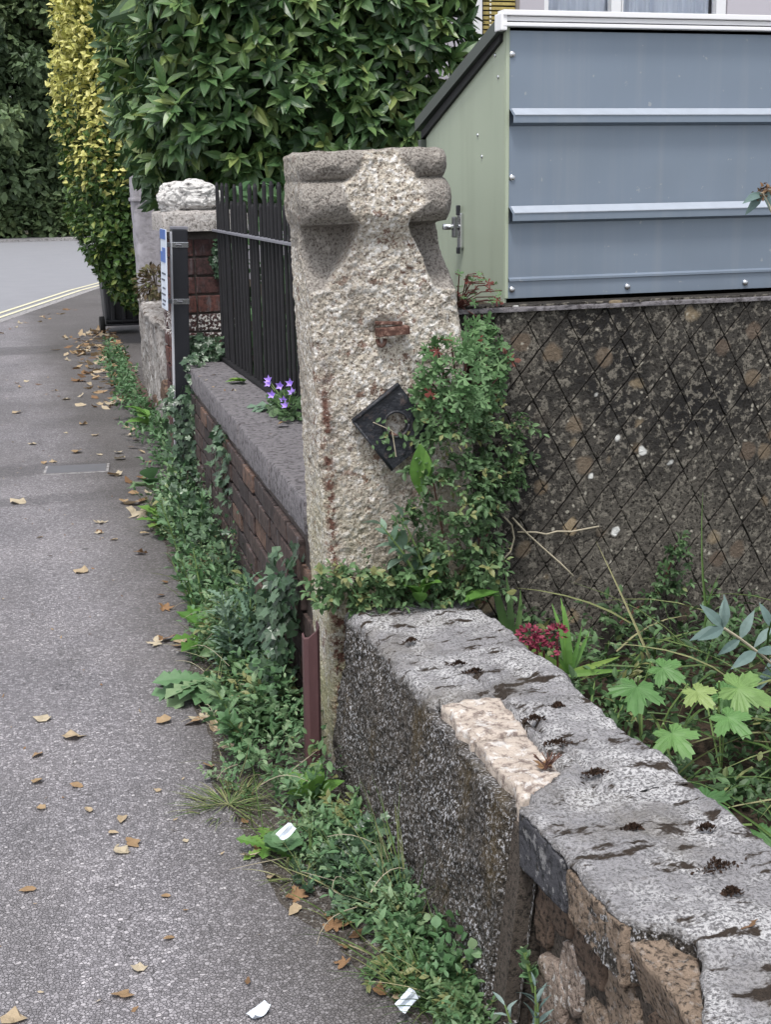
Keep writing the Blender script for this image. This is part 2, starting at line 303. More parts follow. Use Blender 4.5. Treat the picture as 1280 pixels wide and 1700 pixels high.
leafmat('climber_leaf', [(0, (0.028, 0.06, 0.024)), (0.5, (0.078, 0.15, 0.06)), (0.9, (0.17, 0.29, 0.13)), (1, (0.26, 0.27, 0.11))], 0.5, 0.35, None, 0.25)
leafmat('geranium_leaf', [(0, (0.06, 0.14, 0.05)), (0.6, (0.14, 0.27, 0.11)), (0.9, (0.20, 0.34, 0.15)), (0.96, (0.20, 0.075, 0.05)), (1, (0.20, 0.045, 0.042))], 0.5, 0.35, None, 0.3)
leafmat('ivy_leaf', [(0, (0.018, 0.045, 0.024)), (0.6, (0.05, 0.10, 0.055)), (1, (0.13, 0.21, 0.12))], 0.35, 0.5, None, 0.12)
leafmat('bright_leaf', [(0, (0.10, 0.24, 0.045)), (0.6, (0.17, 0.34, 0.07)), (1, (0.30, 0.42, 0.10))], 0.5, 0.35, None, 0.3)
leafmat('maple_leaf', [(0, (0.09, 0.21, 0.07)), (0.6, (0.17, 0.34, 0.11)), (1, (0.32, 0.43, 0.15))], 0.5, 0.35, None, 0.3)
leafmat('glaucous_leaf', [(0, (0.10, 0.165, 0.16)), (0.6, (0.17, 0.25, 0.24)), (1, (0.28, 0.37, 0.35))], 0.6, 0.3, None, 0.2)
leafmat('thistle_leaf', [(0, (0.07, 0.14, 0.09)), (0.6, (0.15, 0.25, 0.17)), (1, (0.26, 0.37, 0.28))], 0.55, 0.3, None, 0.25)
leafmat('grass_blade', [(0, (0.05, 0.11, 0.025)), (0.5, (0.12, 0.20, 0.06)), (0.8, (0.28, 0.30, 0.13)), (1, (0.50, 0.44, 0.28))], 0.55, 0.3, None, 0.25)
leafmat('dry_leaf', [(0, (0.12, 0.06, 0.038)), (0.4, (0.30, 0.17, 0.09)), (0.75, (0.46, 0.33, 0.20)), (1, (0.58, 0.49, 0.36))], 0.65, 0.25, None, 0.15)
leafmat('rusty_shrub_leaf', [(0, (0.05, 0.04, 0.025)), (0.5, (0.13, 0.085, 0.05)), (1, (0.17, 0.19, 0.08))], 0.6, 0.3, None, 0.2)

# ------------------------------------------------------------------ mesh kit
def mesh_np(name, V, F, mat, parent=None, smooth=False, attrs=None, kind=None):
    V = np.asarray(V, np.float32).reshape(-1, 3)
    me = bpy.data.meshes.new(name)
    F = np.asarray(F, np.int32); kf = F.shape[1]
    me.vertices.add(len(V)); me.vertices.foreach_set('co', V.ravel())
    me.loops.add(F.size); me.loops.foreach_set('vertex_index', F.ravel())
    me.polygons.add(len(F)); me.polygons.foreach_set('loop_start', np.arange(0, F.size, kf, dtype=np.int32))
    me.polygons.foreach_set('use_smooth', np.full(len(F), smooth))
    for an, arr in (attrs or {}).items():
        a = me.attributes.new(an, 'FLOAT', 'POINT'); a.data.foreach_set('value', np.asarray(arr, np.float32).ravel())
    me.update(calc_edges=True); me.validate()
    me.materials.append(mat)
    return link(name, me, parent, kind)
def link(name, me, parent=None, kind=None):
    o = bpy.data.objects.new(name, me); COL.objects.link(o)
    if parent:
        o.parent = parent
        o.matrix_parent_inverse = Matrix.Translation(-Vector(root_loc(parent)))
    if kind: o['kind'] = kind
    return o
def root_loc(o):
    v = Vector(o.location)
    p = o.parent
    if p: v = v + o.matrix_parent_inverse.translation + Vector(root_loc(p))
    return v
class MB:
    def __init__(s): s.v, s.f = [], []
    def add(s, V, F):
        b = len(s.v); s.v += [tuple(p) for p in V]; s.f += [tuple(i + b for i in q) for q in F]; return s
    def box(s, c, d, rot=None, ch=0.0):
        bm = bmesh.new(); bmesh.ops.create_cube(bm, size=1)
        bmesh.ops.scale(bm, vec=d, verts=bm.verts)
        if ch: bmesh.ops.bevel(bm, geom=list(bm.edges), offset=ch, segments=2, affect='EDGES', profile=0.7)
        bm.verts.index_update()
        M = (rot.to_4x4() if rot is not None else Matrix())
        V = [Vector(c) + (M @ x.co) for x in bm.verts]; F = [[q.index for q in f.verts] for f in bm.faces]
        bm.free(); return s.add(V, F)
    def tube(s, pts, r, n=6, cap=True):
        pts = [Vector(p) for p in pts]; rs = r if isinstance(r, (list, tuple)) else [r] * len(pts)
        V, F = [], []
        for i, p in enumerate(pts):
            d = (pts[min(i + 1, len(pts) - 1)] - pts[max(i - 1, 0)]).normalized()
            a = d.orthogonal().normalized() if i == 0 else (a - d * a.dot(d)).normalized()
            b = d.cross(a)
            for q in range(n): t = 2 * math.pi * q / n; V.append(p + (a * math.cos(t) + b * math.sin(t)) * rs[i])
        for i in range(len(pts) - 1):
            for q in range(n): F.append((i * n + q, i * n + (q + 1) % n, (i + 1) * n + (q + 1) % n, (i + 1) * n + q))
        if cap: F.append(tuple(range(n))[::-1]); F.append(tuple((len(pts) - 1) * n + q for q in range(n)))
        return s.add(V, F)
    def prism(s, poly, axis_vec):
        n = len(poly); A = [Vector(p) for p in poly]; B = [p + Vector(axis_vec) for p in A]
        F = [tuple(range(n))[::-1], tuple(range(n, 2 * n))] + [(i, (i + 1) % n, n + (i + 1) % n, n + i) for i in range(n)]
        return s.add(A + B, F)
    def build(s, name, mat, parent=None, smooth=False, kind=None):
        me = bpy.data.meshes.new(name); me.from_pydata(s.v, [], s.f); me.update()
        bm = bmesh.new(); bm.from_mesh(me); bmesh.ops.recalc_face_normals(bm, faces=bm.faces); bm.to_mesh(me); bm.free()
        if smooth: me.polygons.foreach_set('use_smooth', np.full(len(me.polygons), True))
        me.materials.append(mat); return link(name, me, parent, kind)
def tag(o, label, cat, group=None, kind=None):
    o['label'] = label; o['category'] = cat
    if group: o['group'] = group
    if kind: o['kind'] = kind
    return o
def thing(name, label, cat, loc=(0, 0, 0), group=None):
    o = bpy.data.objects.new(name, None); COL.objects.link(o); o.location = loc; o.empty_display_size = 0.1
    return tag(o, label, cat, group)
def structure(o): o['kind'] = 'structure'; return o
def grid_faces(nr, nc, closed=False):
    r, c = np.meshgrid(np.arange(nr - 1), np.arange(nc if closed else nc - 1), indexing='ij')
    c2 = (c + 1) % nc
    return np.stack([r * nc + c, r * nc + c2, (r + 1) * nc + c2, (r + 1) * nc + c], -1).reshape(-1, 4)
def stone(mb, outline, basis, thick=0.05, jit=0.006, seed=0, bev=0.012, n=40, rings=(1.0, 0.94, 0.8, 0.6, 0.35, 0.0), amp=0.006, sc=28, crown=0.0):
    """an irregular stone: 2-D outline in the (u,v) plane of basis (origin,u,v,out)"""
    o, U, Vv, W = [np.array(q, float) for q in basis]
    P = np.array(outline, float); Q = np.vstack([P, P[:1]]); L = np.r_[0, np.cumsum(np.linalg.norm(np.diff(Q, axis=0), axis=1))]
    t = np.linspace(0, L[-1], n, endpoint=False); B = np.stack([np.interp(t, L, Q[:, 0]), np.interp(t, L, Q[:, 1])], 1)
    B += np.stack([fbm(np.c_[B, np.zeros(n)], 30, 3, seed), fbm(np.c_[B, np.ones(n)], 30, 3, seed + 5)], 1) * jit
    c = B.mean(0); rows = [np.c_[B, np.full(n, -thick)], np.c_[B, np.full(n, -bev)]]
    for r in rings[1:]:
        X = c + (B - c) * r; z = fbm(np.c_[X, np.full(n, seed * 1.7)], sc, 4, seed) * amp + crown * (1 - r)
        rows.append(np.c_[X, z])
    A = np.concatenate(rows); V = o + A[:, :1] * U + A[:, 1:2] * Vv + A[:, 2:3] * W
    F = grid_faces(len(rows), n, True)
    mb.add(V.tolist(), F.tolist()); return mb

# ------------------------------------------------------------------ leaf kit
def leaf_blade(widths, fold=0.25, curl=0.25, half=0.5):
    """strip leaf: 3 verts per row along +Y, unit length; widths = half widths per row"""
    n = len(widths); V, F = [], []
    for i, wd in enumerate(widths):
        t = i / (n - 1); y = t; z = -curl * t * t
        V += [(-wd, y, z + fold * wd), (0, y, z), (wd, y, z + fold * wd)]
    for i in range(n - 1):
        a = i * 3; F += [(a, a + 1, a + 4, a + 3), (a + 1, a + 2, a + 5, a + 4)]
    return np.array(V), np.array(F)
T_OVATE = leaf_blade([0.02, 0.20, 0.27, 0.20, 0.01], 0.3, 0.25)
T_ROUND = leaf_blade([0.05, 0.36, 0.46, 0.36, 0.05], 0.2, 0.15)
T_LAUREL = leaf_blade([0.02, 0.12, 0.19, 0.215, 0.18, 0.10, 0.005], 0.35, 0.22)
T_LANCE = leaf_blade([0.01, 0.08, 0.115, 0.10, 0.06, 0.004], 0.3, 0.3)
T_BLADE = leaf_blade([0.022, 0.026, 0.024, 0.018, 0.012, 0.002], 0.3, 0.45)
T_SMALL = leaf_blade([0.04, 0.30, 0.02], 0.3, 0.2)
T_CLUMP = leaf_blade([0.10, 0.34, 0.05], 0.35, 0.3)
T_JAG = leaf_blade([0.03, 0.035, 0.10, 0.05, 0.15, 0.07, 0.20, 0.09, 0.24, 0.12, 0.22, 0.10, 0.005], 0.25, 0.35)
T_THISTLE = leaf_blade([0.03, 0.12, 0.05, 0.16, 0.06, 0.15, 0.05, 0.10, 0.01], 0.5, 0.35)
def fan_leaf(radii, cup=0.1):
    n = len(radii); V = [(0, 0.0, 0)]; 
    for i, r in enumerate(radii):
        a = -math.pi / 2 + 0.25 + (2 * math.pi - 0.5) * i / (n - 1)
        V.append((r * math.cos(a), r * math.sin(a), cup * r * r - 0.05 * (i % 2)))
    V = np.array(V); V[:, 1] += 0.35
    F = [(0, i, i + 1, i + 1) for i in range(1, n)]
    Q = [(0, i, i + 1) for i in range(1, n)]
    return V, np.array(Q)
T_IVY = fan_leaf([0.30, 0.42, 0.38, 0.52, 0.36, 0.65, 0.36, 0.52, 0.38, 0.42, 0.30])
T_MAPLE = fan_leaf([0.28, 0.40, 0.34, 0.52, 0.40, 0.50, 0.30, 0.62, 0.52, 0.60, 0.30, 0.62, 0.58, 0.70, 0.58, 0.62, 0.30, 0.60, 0.52, 0.62, 0.30, 0.50, 0.40, 0.52, 0.34, 0.40, 0.28], 0.15)
def fan_leaf2(radii, droop=0.35, vein=0.06):
    n = len(radii); V = [(0, 0, 0.0)]
    for f in (.5, 1.0):
        for i, r in enumerate(radii):
            a = -math.pi / 2 + 0.25 + (2 * math.pi - 0.5) * i / (n - 1); rr = r * f; V.append((rr * math.cos(a), rr * math.sin(a), -droop * rr * rr + vein * f * (r - .45) + .02 * math.sin(i * 2.1) * f))
    V = np.array(V); V[:, 1] += .35; F = [(0, 1 + i, 2 + i, 2 + i) for i in range(n - 1)]
    F = [(0, 1 + i, 2 + i) for i in range(n - 1)] + [q for i in range(n - 1) for q in ((1 + i, n + 1 + i, n + 2 + i), (1 + i, n + 2 + i, 2 + i))]
    return V, np.array(F)
_lobe = lambda L, v: [v, v + (L - v) * .45, v + (L - v) * .38, v + (L - v) * .8, v + (L - v) * .72, L, v + (L - v) * .72, v + (L - v) * .8, v + (L - v) * .38, v + (L - v) * .45]
T_MAPLE = fan_leaf2(_lobe(.42, .22) + _lobe(.62, .26) + _lobe(.74, .30) + _lobe(.62, .28) + _lobe(.42, .26) + [.22])
T_GERAN = fan_leaf([0.10, 0.42, 0.48, 0.12, 0.50, 0.58, 0.13, 0.56, 0.70, 0.56, 0.13, 0.58, 0.50, 0.12, 0.48, 0.42, 0.10])
T_MALLOW = fan_leaf([0.45, 0.5, 0.47, 0.53, 0.48, 0.54, 0.49, 0.54, 0.48, 0.53, 0.47, 0.5, 0.45], 0.25)

def nrm(a): a = np.asarray(a, float); return a / np.maximum(np.linalg.norm(a, axis=-1, keepdims=True), 1e-9)
def frames(D, U):
    """rotation matrices with +Y along D and +Z near U"""
    D = nrm(D); Z = nrm(U - (U * D).sum(-1, keepdims=True) * D); X = np.cross(D, Z)
    return np.stack([X, D, Z], -1)
def bake(name, tmpl, P, R, Sc, tint, mat, parent=None, kind='stuff', smooth=False):
    V, F = tmpl; P = np.asarray(P, float); n = len(P); Sc = np.asarray(Sc, float)
    if Sc.ndim == 1: Sc = np.repeat(Sc[:, None], 3, 1)
    W = np.einsum('nij,nkj->nki', R, V[None] * Sc[:, None, :]) + P[:, None]
    FF = (F[None] + (np.arange(n) * len(V))[:, None, None]).reshape(-1, F.shape[1])
    return mesh_np(name, W.reshape(-1, 3), FF, mat, parent, smooth, {'tint': np.repeat(tint, len(V))}, kind)
_tm = {}
def leaf_mesh(key, tmpl, tint, mat):
    q = (key, id(tmpl), round(float(tint) * 8), mat.name)
    if q not in _tm:
        V, F = tmpl; me = bpy.data.meshes.new(key); me.from_pydata(V.tolist(), [], F.tolist()); me.update()
        a = me.attributes.new('tint', 'FLOAT', 'POINT'); a.data.foreach_set('value', np.full(len(V), q[2] / 8, np.float32))
        me.materials.append(mat); _tm[q] = me
    return _tm[q]
def leaf_objs(key, tmpl, P, R, Sc, tint, mat, parent):
    for p, r, s, t in zip(P, R, Sc, tint):
        o = link(key, leaf_mesh(key, tmpl, t, mat), parent)
        M = Matrix([list(r[i] * s) + [p[i]] for i in range(3)] + [[0, 0, 0, 1]])
        o.matrix_parent_inverse = Matrix(); o.matrix_basis = Matrix.Translation(-Vector(root_loc(parent))) @ M
def rand_dirs(n): return nrm(rng.normal(size=(n, 3)))
def shoots(P, A, nl, length, leaf, spread=0.9, droop=0.15, tint=(0.2, 0.9), stem_frac=0.15, tipup=0.5):
    """leafy shoots: base points P (n,3), axes A, nl leaves along each; returns leaf arrays"""
    n = len(P); L = np.broadcast_to(np.asarray(length, float), (n,)); lf = np.broadcast_to(np.asarray(leaf, float), (n,))
    A = nrm(A); out = [[], [], [], []]
    ref = np.where(np.abs(A[:, 2:3]) < 0.9, np.array([[0, 0, 1.0]]), np.array([[1.0, 0, 0]])); B = nrm(np.cross(A, ref)); C2 = np.cross(A, B)
    ph = rng.uniform(0, 6.28, n); tb = rng.uniform(tint[0], tint[1], n)
    for j in range(nl):
        t = stem_frac + (1 - stem_frac) * (j + 1) / nl; az = ph + j * 2.4
        rad = B * np.cos(az)[:, None] + C2 * np.sin(az)[:, None]
        e = spread * (1.15 - 0.55 * t) + rng.normal(0, 0.15, n)
        D = A * np.cos(e)[:, None] + rad * np.sin(e)[:, None]; D[:, 2] -= droop * rng.uniform(0.3, 1.3, n)
        U = A * tipup + np.array([0, 0, 0.6]) + rng.normal(0, 0.25, (n, 3))
        out[0].append(P + A * (L * t)[:, None]); out[1].append(frames(D, U)); out[2].append(lf * rng.uniform(0.65, 1.15, n) * (1.1 - 0.35 * t))
        out[3].append(np.clip(tb + 0.18 * (t - 0.5) + rng.normal(0, 0.10, n), 0, 1))
    return [np.concatenate(q) for q in out]
def inpoly(x, y, poly):
    ins = np.zeros(len(x), bool); j = len(poly) - 1
    for i in range(len(poly)):
        xi, yi = poly[i]; xj, yj = poly[j]
        ins ^= ((yi > y) != (yj > y)) & (x < (xj - xi) * (y - yi) / (yj - yi + 1e-12) + xi); j = i
    return ins
def sample_poly(poly, n):
    P = np.array(poly); lo, hi = P.min(0), P.max(0); r = np.zeros((0, 2))
    while len(r) < n:
        q = rng.uniform(lo, hi, (n * 2, 2)); r = np.vstack([r, q[inpoly(q[:, 0], q[:, 1], poly)]])
    return r[:n]
#SETTING
# ------------------------------------------------------------------ ground, road, pavement
def sheet(name, pts, z, mat):
    mb = MB(); mb.add([(x, y, z) for x, y in pts], [tuple(range(len(pts)))]); return structure(mb.build(name, mat))
sheet('ground', [(-300, -300), (300, -300), (300, 300), (-300, 300)], -0.16, MAT['earth'])
sheet('road', [(-9, -8), (14, -8), (14, 43), (-9, 43)], -0.024, MAT['road'])
KERB = [(-1.35, -6), (-1.2, 2), (-.95, 8), (-.55, 13), (.0, 16.55), (.75, 18.95), (1.68, 21.9), (3.4, 26.4), (6, 32), (10, 40)]
sheet('pavement', KERB + [(14, 40), (14, 20), (3.2, 17), (1.6, 11.5), (1.2, 8), (1.0, 3), (1.0, -6)], 0.0, MAT['tarmac'])
def offset_line(pts, d):
    r = []
    for i, p in enumerate(pts):
        a = Vector(pts[max(i - 1, 0)]); b = Vector(pts[min(i + 1, len(pts) - 1)]); t = (b - a).normalized(); r.append((p[0] - t.y * d, p[1] + t.x * d))
    return r
def dense(pts, n=8):
    r = []
    for a, b in zip(pts[:-1], pts[1:]):
        for i in range(n): t = i / n; r.append((a[0] + (b[0] - a[0]) * t, a[1] + (b[1] - a[1]) * t))
    return r + [pts[-1]]
def ribbon(name, a, b, z, mat, parent=None):
    n = len(a); mb = MB(); mb.add([(x, y, z) for x, y in a] + [(x, y, z) for x, y in b], [(i, i + 1, n + i + 1, n + i) for i in range(n - 1)])
    return mb.build(name, mat, parent)
# dropped kerb: stones with a low upstand
Kd = dense(KERB, 8); mbk = 0
kroot = thing('dropped_kerb', 'grey dropped kerb stones along the edge of the far pavement', 'kerb', (0, 16.5, 0)); 
Ka, Kb = offset_line(Kd, 0.0), offset_line(Kd, 0.125)
def polyline_at(pts, s):
    for a, b in zip(pts[:-1], pts[1:]):
        l = math.hypot(b[0] - a[0], b[1] - a[1])
        if s <= l: return (a[0] + (b[0] - a[0]) * s / l, a[1] + (b[1] - a[1]) * s / l), math.atan2(b[1] - a[1], b[0] - a[0])
        s -= l
    return pts[-1], 0
mk = offset_line(Kd, 0.065)
s0 = 18.0; kme = None
for i in range(22):
    (x, y), an = polyline_at(mk, s0 + i * 0.915)
    if kme is None:
        m = MB().box((0, 0, 0), (0.9, 0.125, 0.15), None, 0.012); ko = m.build('kerb_stone', MAT['kerb_stone'], kroot); kme = ko.data
    else: ko = link('kerb_stone', kme, kroot)
    ko.location = (x, y, -0.071); ko.rotation_euler = (0, 0, an)
def line_marks(name, d):
    o = ribbon(name, offset_line(Kd, d), offset_line(Kd, d + 0.07), -0.018, MAT['line_paint']); return structure(o)
line_marks('yellow_line', 0.24); line_marks('yellow_line', 0.42)
# far side verge and footway
structure(MB().box((2, 44.6, -0.05), (60, 3.6, 0.2), None).build('far_pavement', MAT['kerb_stone']))
# long utility cover in the tarmac
t = thing('utility_cover', 'long narrow grey metal cover set into the pavement tarmac', 'cover', (0.41, 7.75, 0))
MB().box((0.41, 7.76, 0.002), (0.34, 0.20, 0.012), Matrix.Rotation(-0.12, 3, 'Z'), 0.003).build('cover_plate', MAT['cover_metal'], t)
MB().box((0.41, 7.76, 0.0), (0.37, 0.23, 0.008), Matrix.Rotation(-0.12, 3, 'Z'), 0.002).build('cover_frame', MAT['kerb_stone'], t)

# garden soils
def soil(name, x0, x1, y0, y1, z, n=40):
    X, Y = np.meshgrid(np.linspace(x0, x1, n), np.linspace(y0, y1, n)); P = np.c_[X.ravel(), Y.ravel(), np.zeros(n * n)]
    P[:, 2] = z + fbm(P, 5, 4, 3) * 0.03
    o = mesh_np(name, P, grid_faces(n, n), MAT['soil'], None, True); return structure(o)
soil('garden_soil', 1.16, 4.5, -1.0, 3.47, 0.19)
soil('garden_soil', 1.10, 3.0, 3.52, 4.62, 0.60, 20)
soil('garden_soil', 1.16, 9.0, 4.60, 11.0, 0.58, 40)
soil('garden_soil', 2.3, 9.0, 11.0, 20.0, 0.58, 20)
structure(MB().box((3.6, 4.06, 0.93), (4.5, 1.06, 0.64), None, 0.02).build('raised_bed', MAT['soil']))

# ------------------------------------------------------------------ stone gatepost
def gatepost():
    root = thing('stone_gatepost', 'weathered stone gatepost with two carved rolls and a hacked pale front', 'gatepost', (1.0, 3.4, 0))
    zs = np.r_[np.linspace(-0.04, 1.28, 290), np.linspace(1.285, 1.672, 120)]
    nf, ns, nb, nc, r = 104, 46, 14, 6, 0.022
    # perimeter in normalised form: list of (kind, a) ; build per-row
    per = []   # (sx, sy, ox, oy, nx, ny): x = lerp(XL,XR,sx)+ox, y = lerp(YF,YB,sy)+oy
    def arc(cx, cy, sx, sy, a0):
        for q in range(nc):
            a = a0 + (math.pi / 2) * (q + 0.5) / nc; per.append((sx, sy, cx + r * math.cos(a), cy + r * math.sin(a), math.cos(a), math.sin(a)))
    for i in range(nf): t = i / (nf - 1); per.append((t, 0, r * (1 - 2 * t), 0, 0, -1))
    arc(-r, r, 1, 0, -math.pi / 2)
    for i in range(ns): t = i / (ns - 1); per.append((1, t, 0, r * (1 - 2 * t), 1, 0))
    arc(-r, -r, 1, 1, 0)
    for i in range(nb): t = 1 - i / (nb - 1); per.append((t, 1, r * (1 - 2 * t), 0, 0, 1))
    arc(r, -r, 0, 1, math.pi / 2)
    for i in range(ns): t = 1 - i / (ns - 1); per.append((0, t, 0, r * (1 - 2 * t), -1, 0))
    arc(r, r, 0, 0, math.pi)
    per = np.array(per); m = len(per)
    XL = np.interp(zs, [0, .506, 1.156, 1.666], [.815, .805, .785, .768]); XR = np.interp(zs, [0, .9, 1.23, 1.5, 1.67], [1.24, 1.225, 1.192, 1.150, 1.143])
    Z = zs[:, None] + 0 * per[None, :, 0]
    X = XL[:, None] + (XR - XL)[:, None] * per[None, :, 0] + per[None, :, 2]
    Y = 3.30 + 0.215 * per[None, :, 1] + per[None, :, 3] + 0 * Z
    NX, NY = per[None, :, 4] + 0 * Z, per[None, :, 5] + 0 * Z
    P = np.stack([X, Y, Z], -1)
    wob = fbm(P, 14, 3, 2) * 0.012
    Zw = Z + wob
    # centre-line half widths of the hacked band
    cz = [1.30, 1.335, 1.41, 1.47, 1.50, 1.545, 1.59, 1.62, 1.65, 1.68]
    hl = np.interp(Zw, cz, [.70, .822, .872, .905, .914, .872, .862, .90, .915, .93]); hr = np.interp(Zw, cz, [1.30, 1.112, 1.088, 1.055, 1.044, 1.082, 1.075, 1.055, 1.03, 1.01])
    e = 0.010
    hack = sstep(-e, e, X + wob - hl) * sstep(-e, e, hr - X + wob)
    hack = np.where(Zw < 1.30, 1.0, hack)
    ru = np.sqrt(np.clip(1 - ((Z - 1.641) / .036) ** 2, 0, 1)) * .042
    rl = np.sqrt(np.clip(1 - ((Z - 1.552) / .055) ** 2, 0, 1)) * .064
    rec = -0.072 * sstep(1.30, 1.44, Z) * (1 - sstep(1.490, 1.502, Z))
    old = np.maximum(ru, rl) + np.where(Z < 1.50, 0, -0.016) + fbm(P, 40, 4, 9) * 0.006
    rough = fbm(P, 9, 3, 14) * 0.009 + fbm(P, 38, 3, 4) * 0.0055 + fbm(P, 105, 3, 5, 0.65) * 0.0065
    hk = np.interp(Z, [0, 1.3, 1.45, 1.52, 1.6, 1.68], [0, 0, .002, .034, .024, .004]) + rough
    front = np.clip(-NY, 0, 1) ** 0.45
    f_d = old * (1 - hack) + hk * hack
    side_old = np.maximum(ru, rl) * 0.16 - 0.004 * sstep(1.3, 1.4, Z)
    s_d = np.where(Z > 1.46, side_old + fbm(P, 45, 4, 8) * 0.006, rough * 0.55 - 0.003)
    D = f_d * front + s_d * (1 - front)
    # pocket round the old iron pin
    D -= front * 0.016 * np.exp(-(((X - .985) / .055) ** 2 + ((Z - 1.225) / .032) ** 2) ** 2)
    P[..., 1] += -rec * (1 - hack * (NY < -.5)) * np.clip(1 - (P[..., 1] - 3.30) / .11, 0, 1) * (NY < .5) * (1 + .35 * np.exp(-((X - 1.12) / .05) ** 2))
    P[..., 0] += NX * (D * (1 - front) + s_d * front * 0.6); P[..., 1] += np.where(NY < 0, -D * front, NY * D)
    hackA = hack * front + (1 - front) * np.where(NX < 0, 1 - sstep(1.35, 1.5, Z) * 0.6, 0.1)
    rust = sstep(1.25, 1.0, Z) * front * np.exp(-((X - (XL[:, None] + .024)) / .016) ** 2) * 1.1 + sstep(0.62, 0.42, Z) * front * np.exp(-((X - (XL[:, None] + .040)) / .028) ** 2) * 1.6
    rows = [P]; cen = P[-1].mean(0)
    for q in (0.93, 0.8, 0.6, 0.35, 0.02):
        R = cen + (P[-1] - cen) * q; R[:, 2] = P[-1][:, 2] * q + (1 - q) * 1.672 + 0.006 + fbm(R, 40, 3, 6) * 0.006; rows.append(R[None])
    V = np.concatenate([q.reshape(-1, 3) for q in rows]); nr = len(V) // m
    V[:, 2] += (V[:, 0] - .95) * 0.03 * np.clip((V[:, 2] - 1.4) / .27, 0, 1)
    hA = np.concatenate([hackA.ravel(), np.full(m * 5, 0.1)]); rA = np.concatenate([np.clip(rust, 0, 1).ravel(), np.zeros(m * 5)])
    mesh_np('stone_shaft', V, grid_faces(nr, m, True), MAT['post_stone'], root, True, {'hack': hA, 'rust': rA})
    # rusted hinge pin let into the stone
    MB().box((0.992, 3.282, 1.226), (0.086, 0.036, 0.022), Matrix.Rotation(-0.05, 3, 'Y'), 0.004).build('iron_pin', MAT['rust'], root)
    hb = MB(); hb.tube([(0.945 + 0.010 * math.cos(a) + .02, 3.291, 1.206 + .018 * math.sin(a)) for a in np.linspace(math.pi, 2 * math.pi, 9)], 0.006, 6)
    hb.box((0.985, 3.290, 1.246), (0.07, 0.02, 0.008), Matrix.Rotation(0.05, 3, 'Y'), 0.002); hb.build('iron_socket', MAT['rust'], root)
    # black plate with a round hole, hung on its corner
    bm = MB(); c = Vector((0.993, 3.270, 0.976)); U = Vector((0.101, 0, 0.072)) ; W = Vector((-0.087, 0, 0.115))
    U *= 0.62; W *= 0.60
    n = 40; oo, ii = [], []
    for q in range(n):
        a = 2 * math.pi * q / n; ca, sa = math.cos(a), math.sin(a); k2 = 1 / max(abs(ca), abs(sa))
        oo.append(c + U * ca * k2 + W * sa * k2); ii.append(c + (Vector((1, 0, 0)) * ca + Vector((0, 0, 1)) * sa) * 0.033 + Vector((0.002, 0, 0.008)))
    dpt = Vector((0, 0.020, 0)); V = oo + ii + [p + dpt for p in oo] + [p + dpt for p in ii]; F = []
    for q in range(n):
        p = (q + 1) % n; F += [(q, p, n + p, n + q), (2 * n + q, 2 * n + p, 3 * n + p, 3 * n + q), (q, p, 2 * n + p, 2 * n + q), (n + q, n + p, 3 * n + p, 3 * n + q)]
    bm.add(V, F); po = bm.build('gate_plate', MAT['plate_paint'], root)
    rim = MB(); rim.tube([c + (Vector((1, 0, 0)) * math.cos(a) + Vector((0, 0, 1)) * math.sin(a)) * 0.034 + Vector((0.002, -0.003, 0.008)) for a in np.linspace(0, 2 * math.pi, 33)], 0.004, 6); rim.build('hole_rim', MAT['plate_paint'], po, True)
    lip = MB(); e0 = c - U + W; e1 = c + U + W; lip.tube([e0 + Vector((0, -.002, 0)), e1 + Vector((0, -.002, 0))], 0.006, 8); lip.tube([c - U + W + Vector((0, -.002, 0)), c - U - W + Vector((0, -.002, 0))], 0.004, 8); lip.build('plate_lip', MAT['plate_paint'], po, True)
    sh = MB(); sh.box((0.991, 3.287, 0.925), (0.05, 0.012, 0.06), Matrix.Rotation(0.6, 3, 'Y'), 0.003); sh.build('rusty_tongue', MAT['rust'], po)
gatepost()

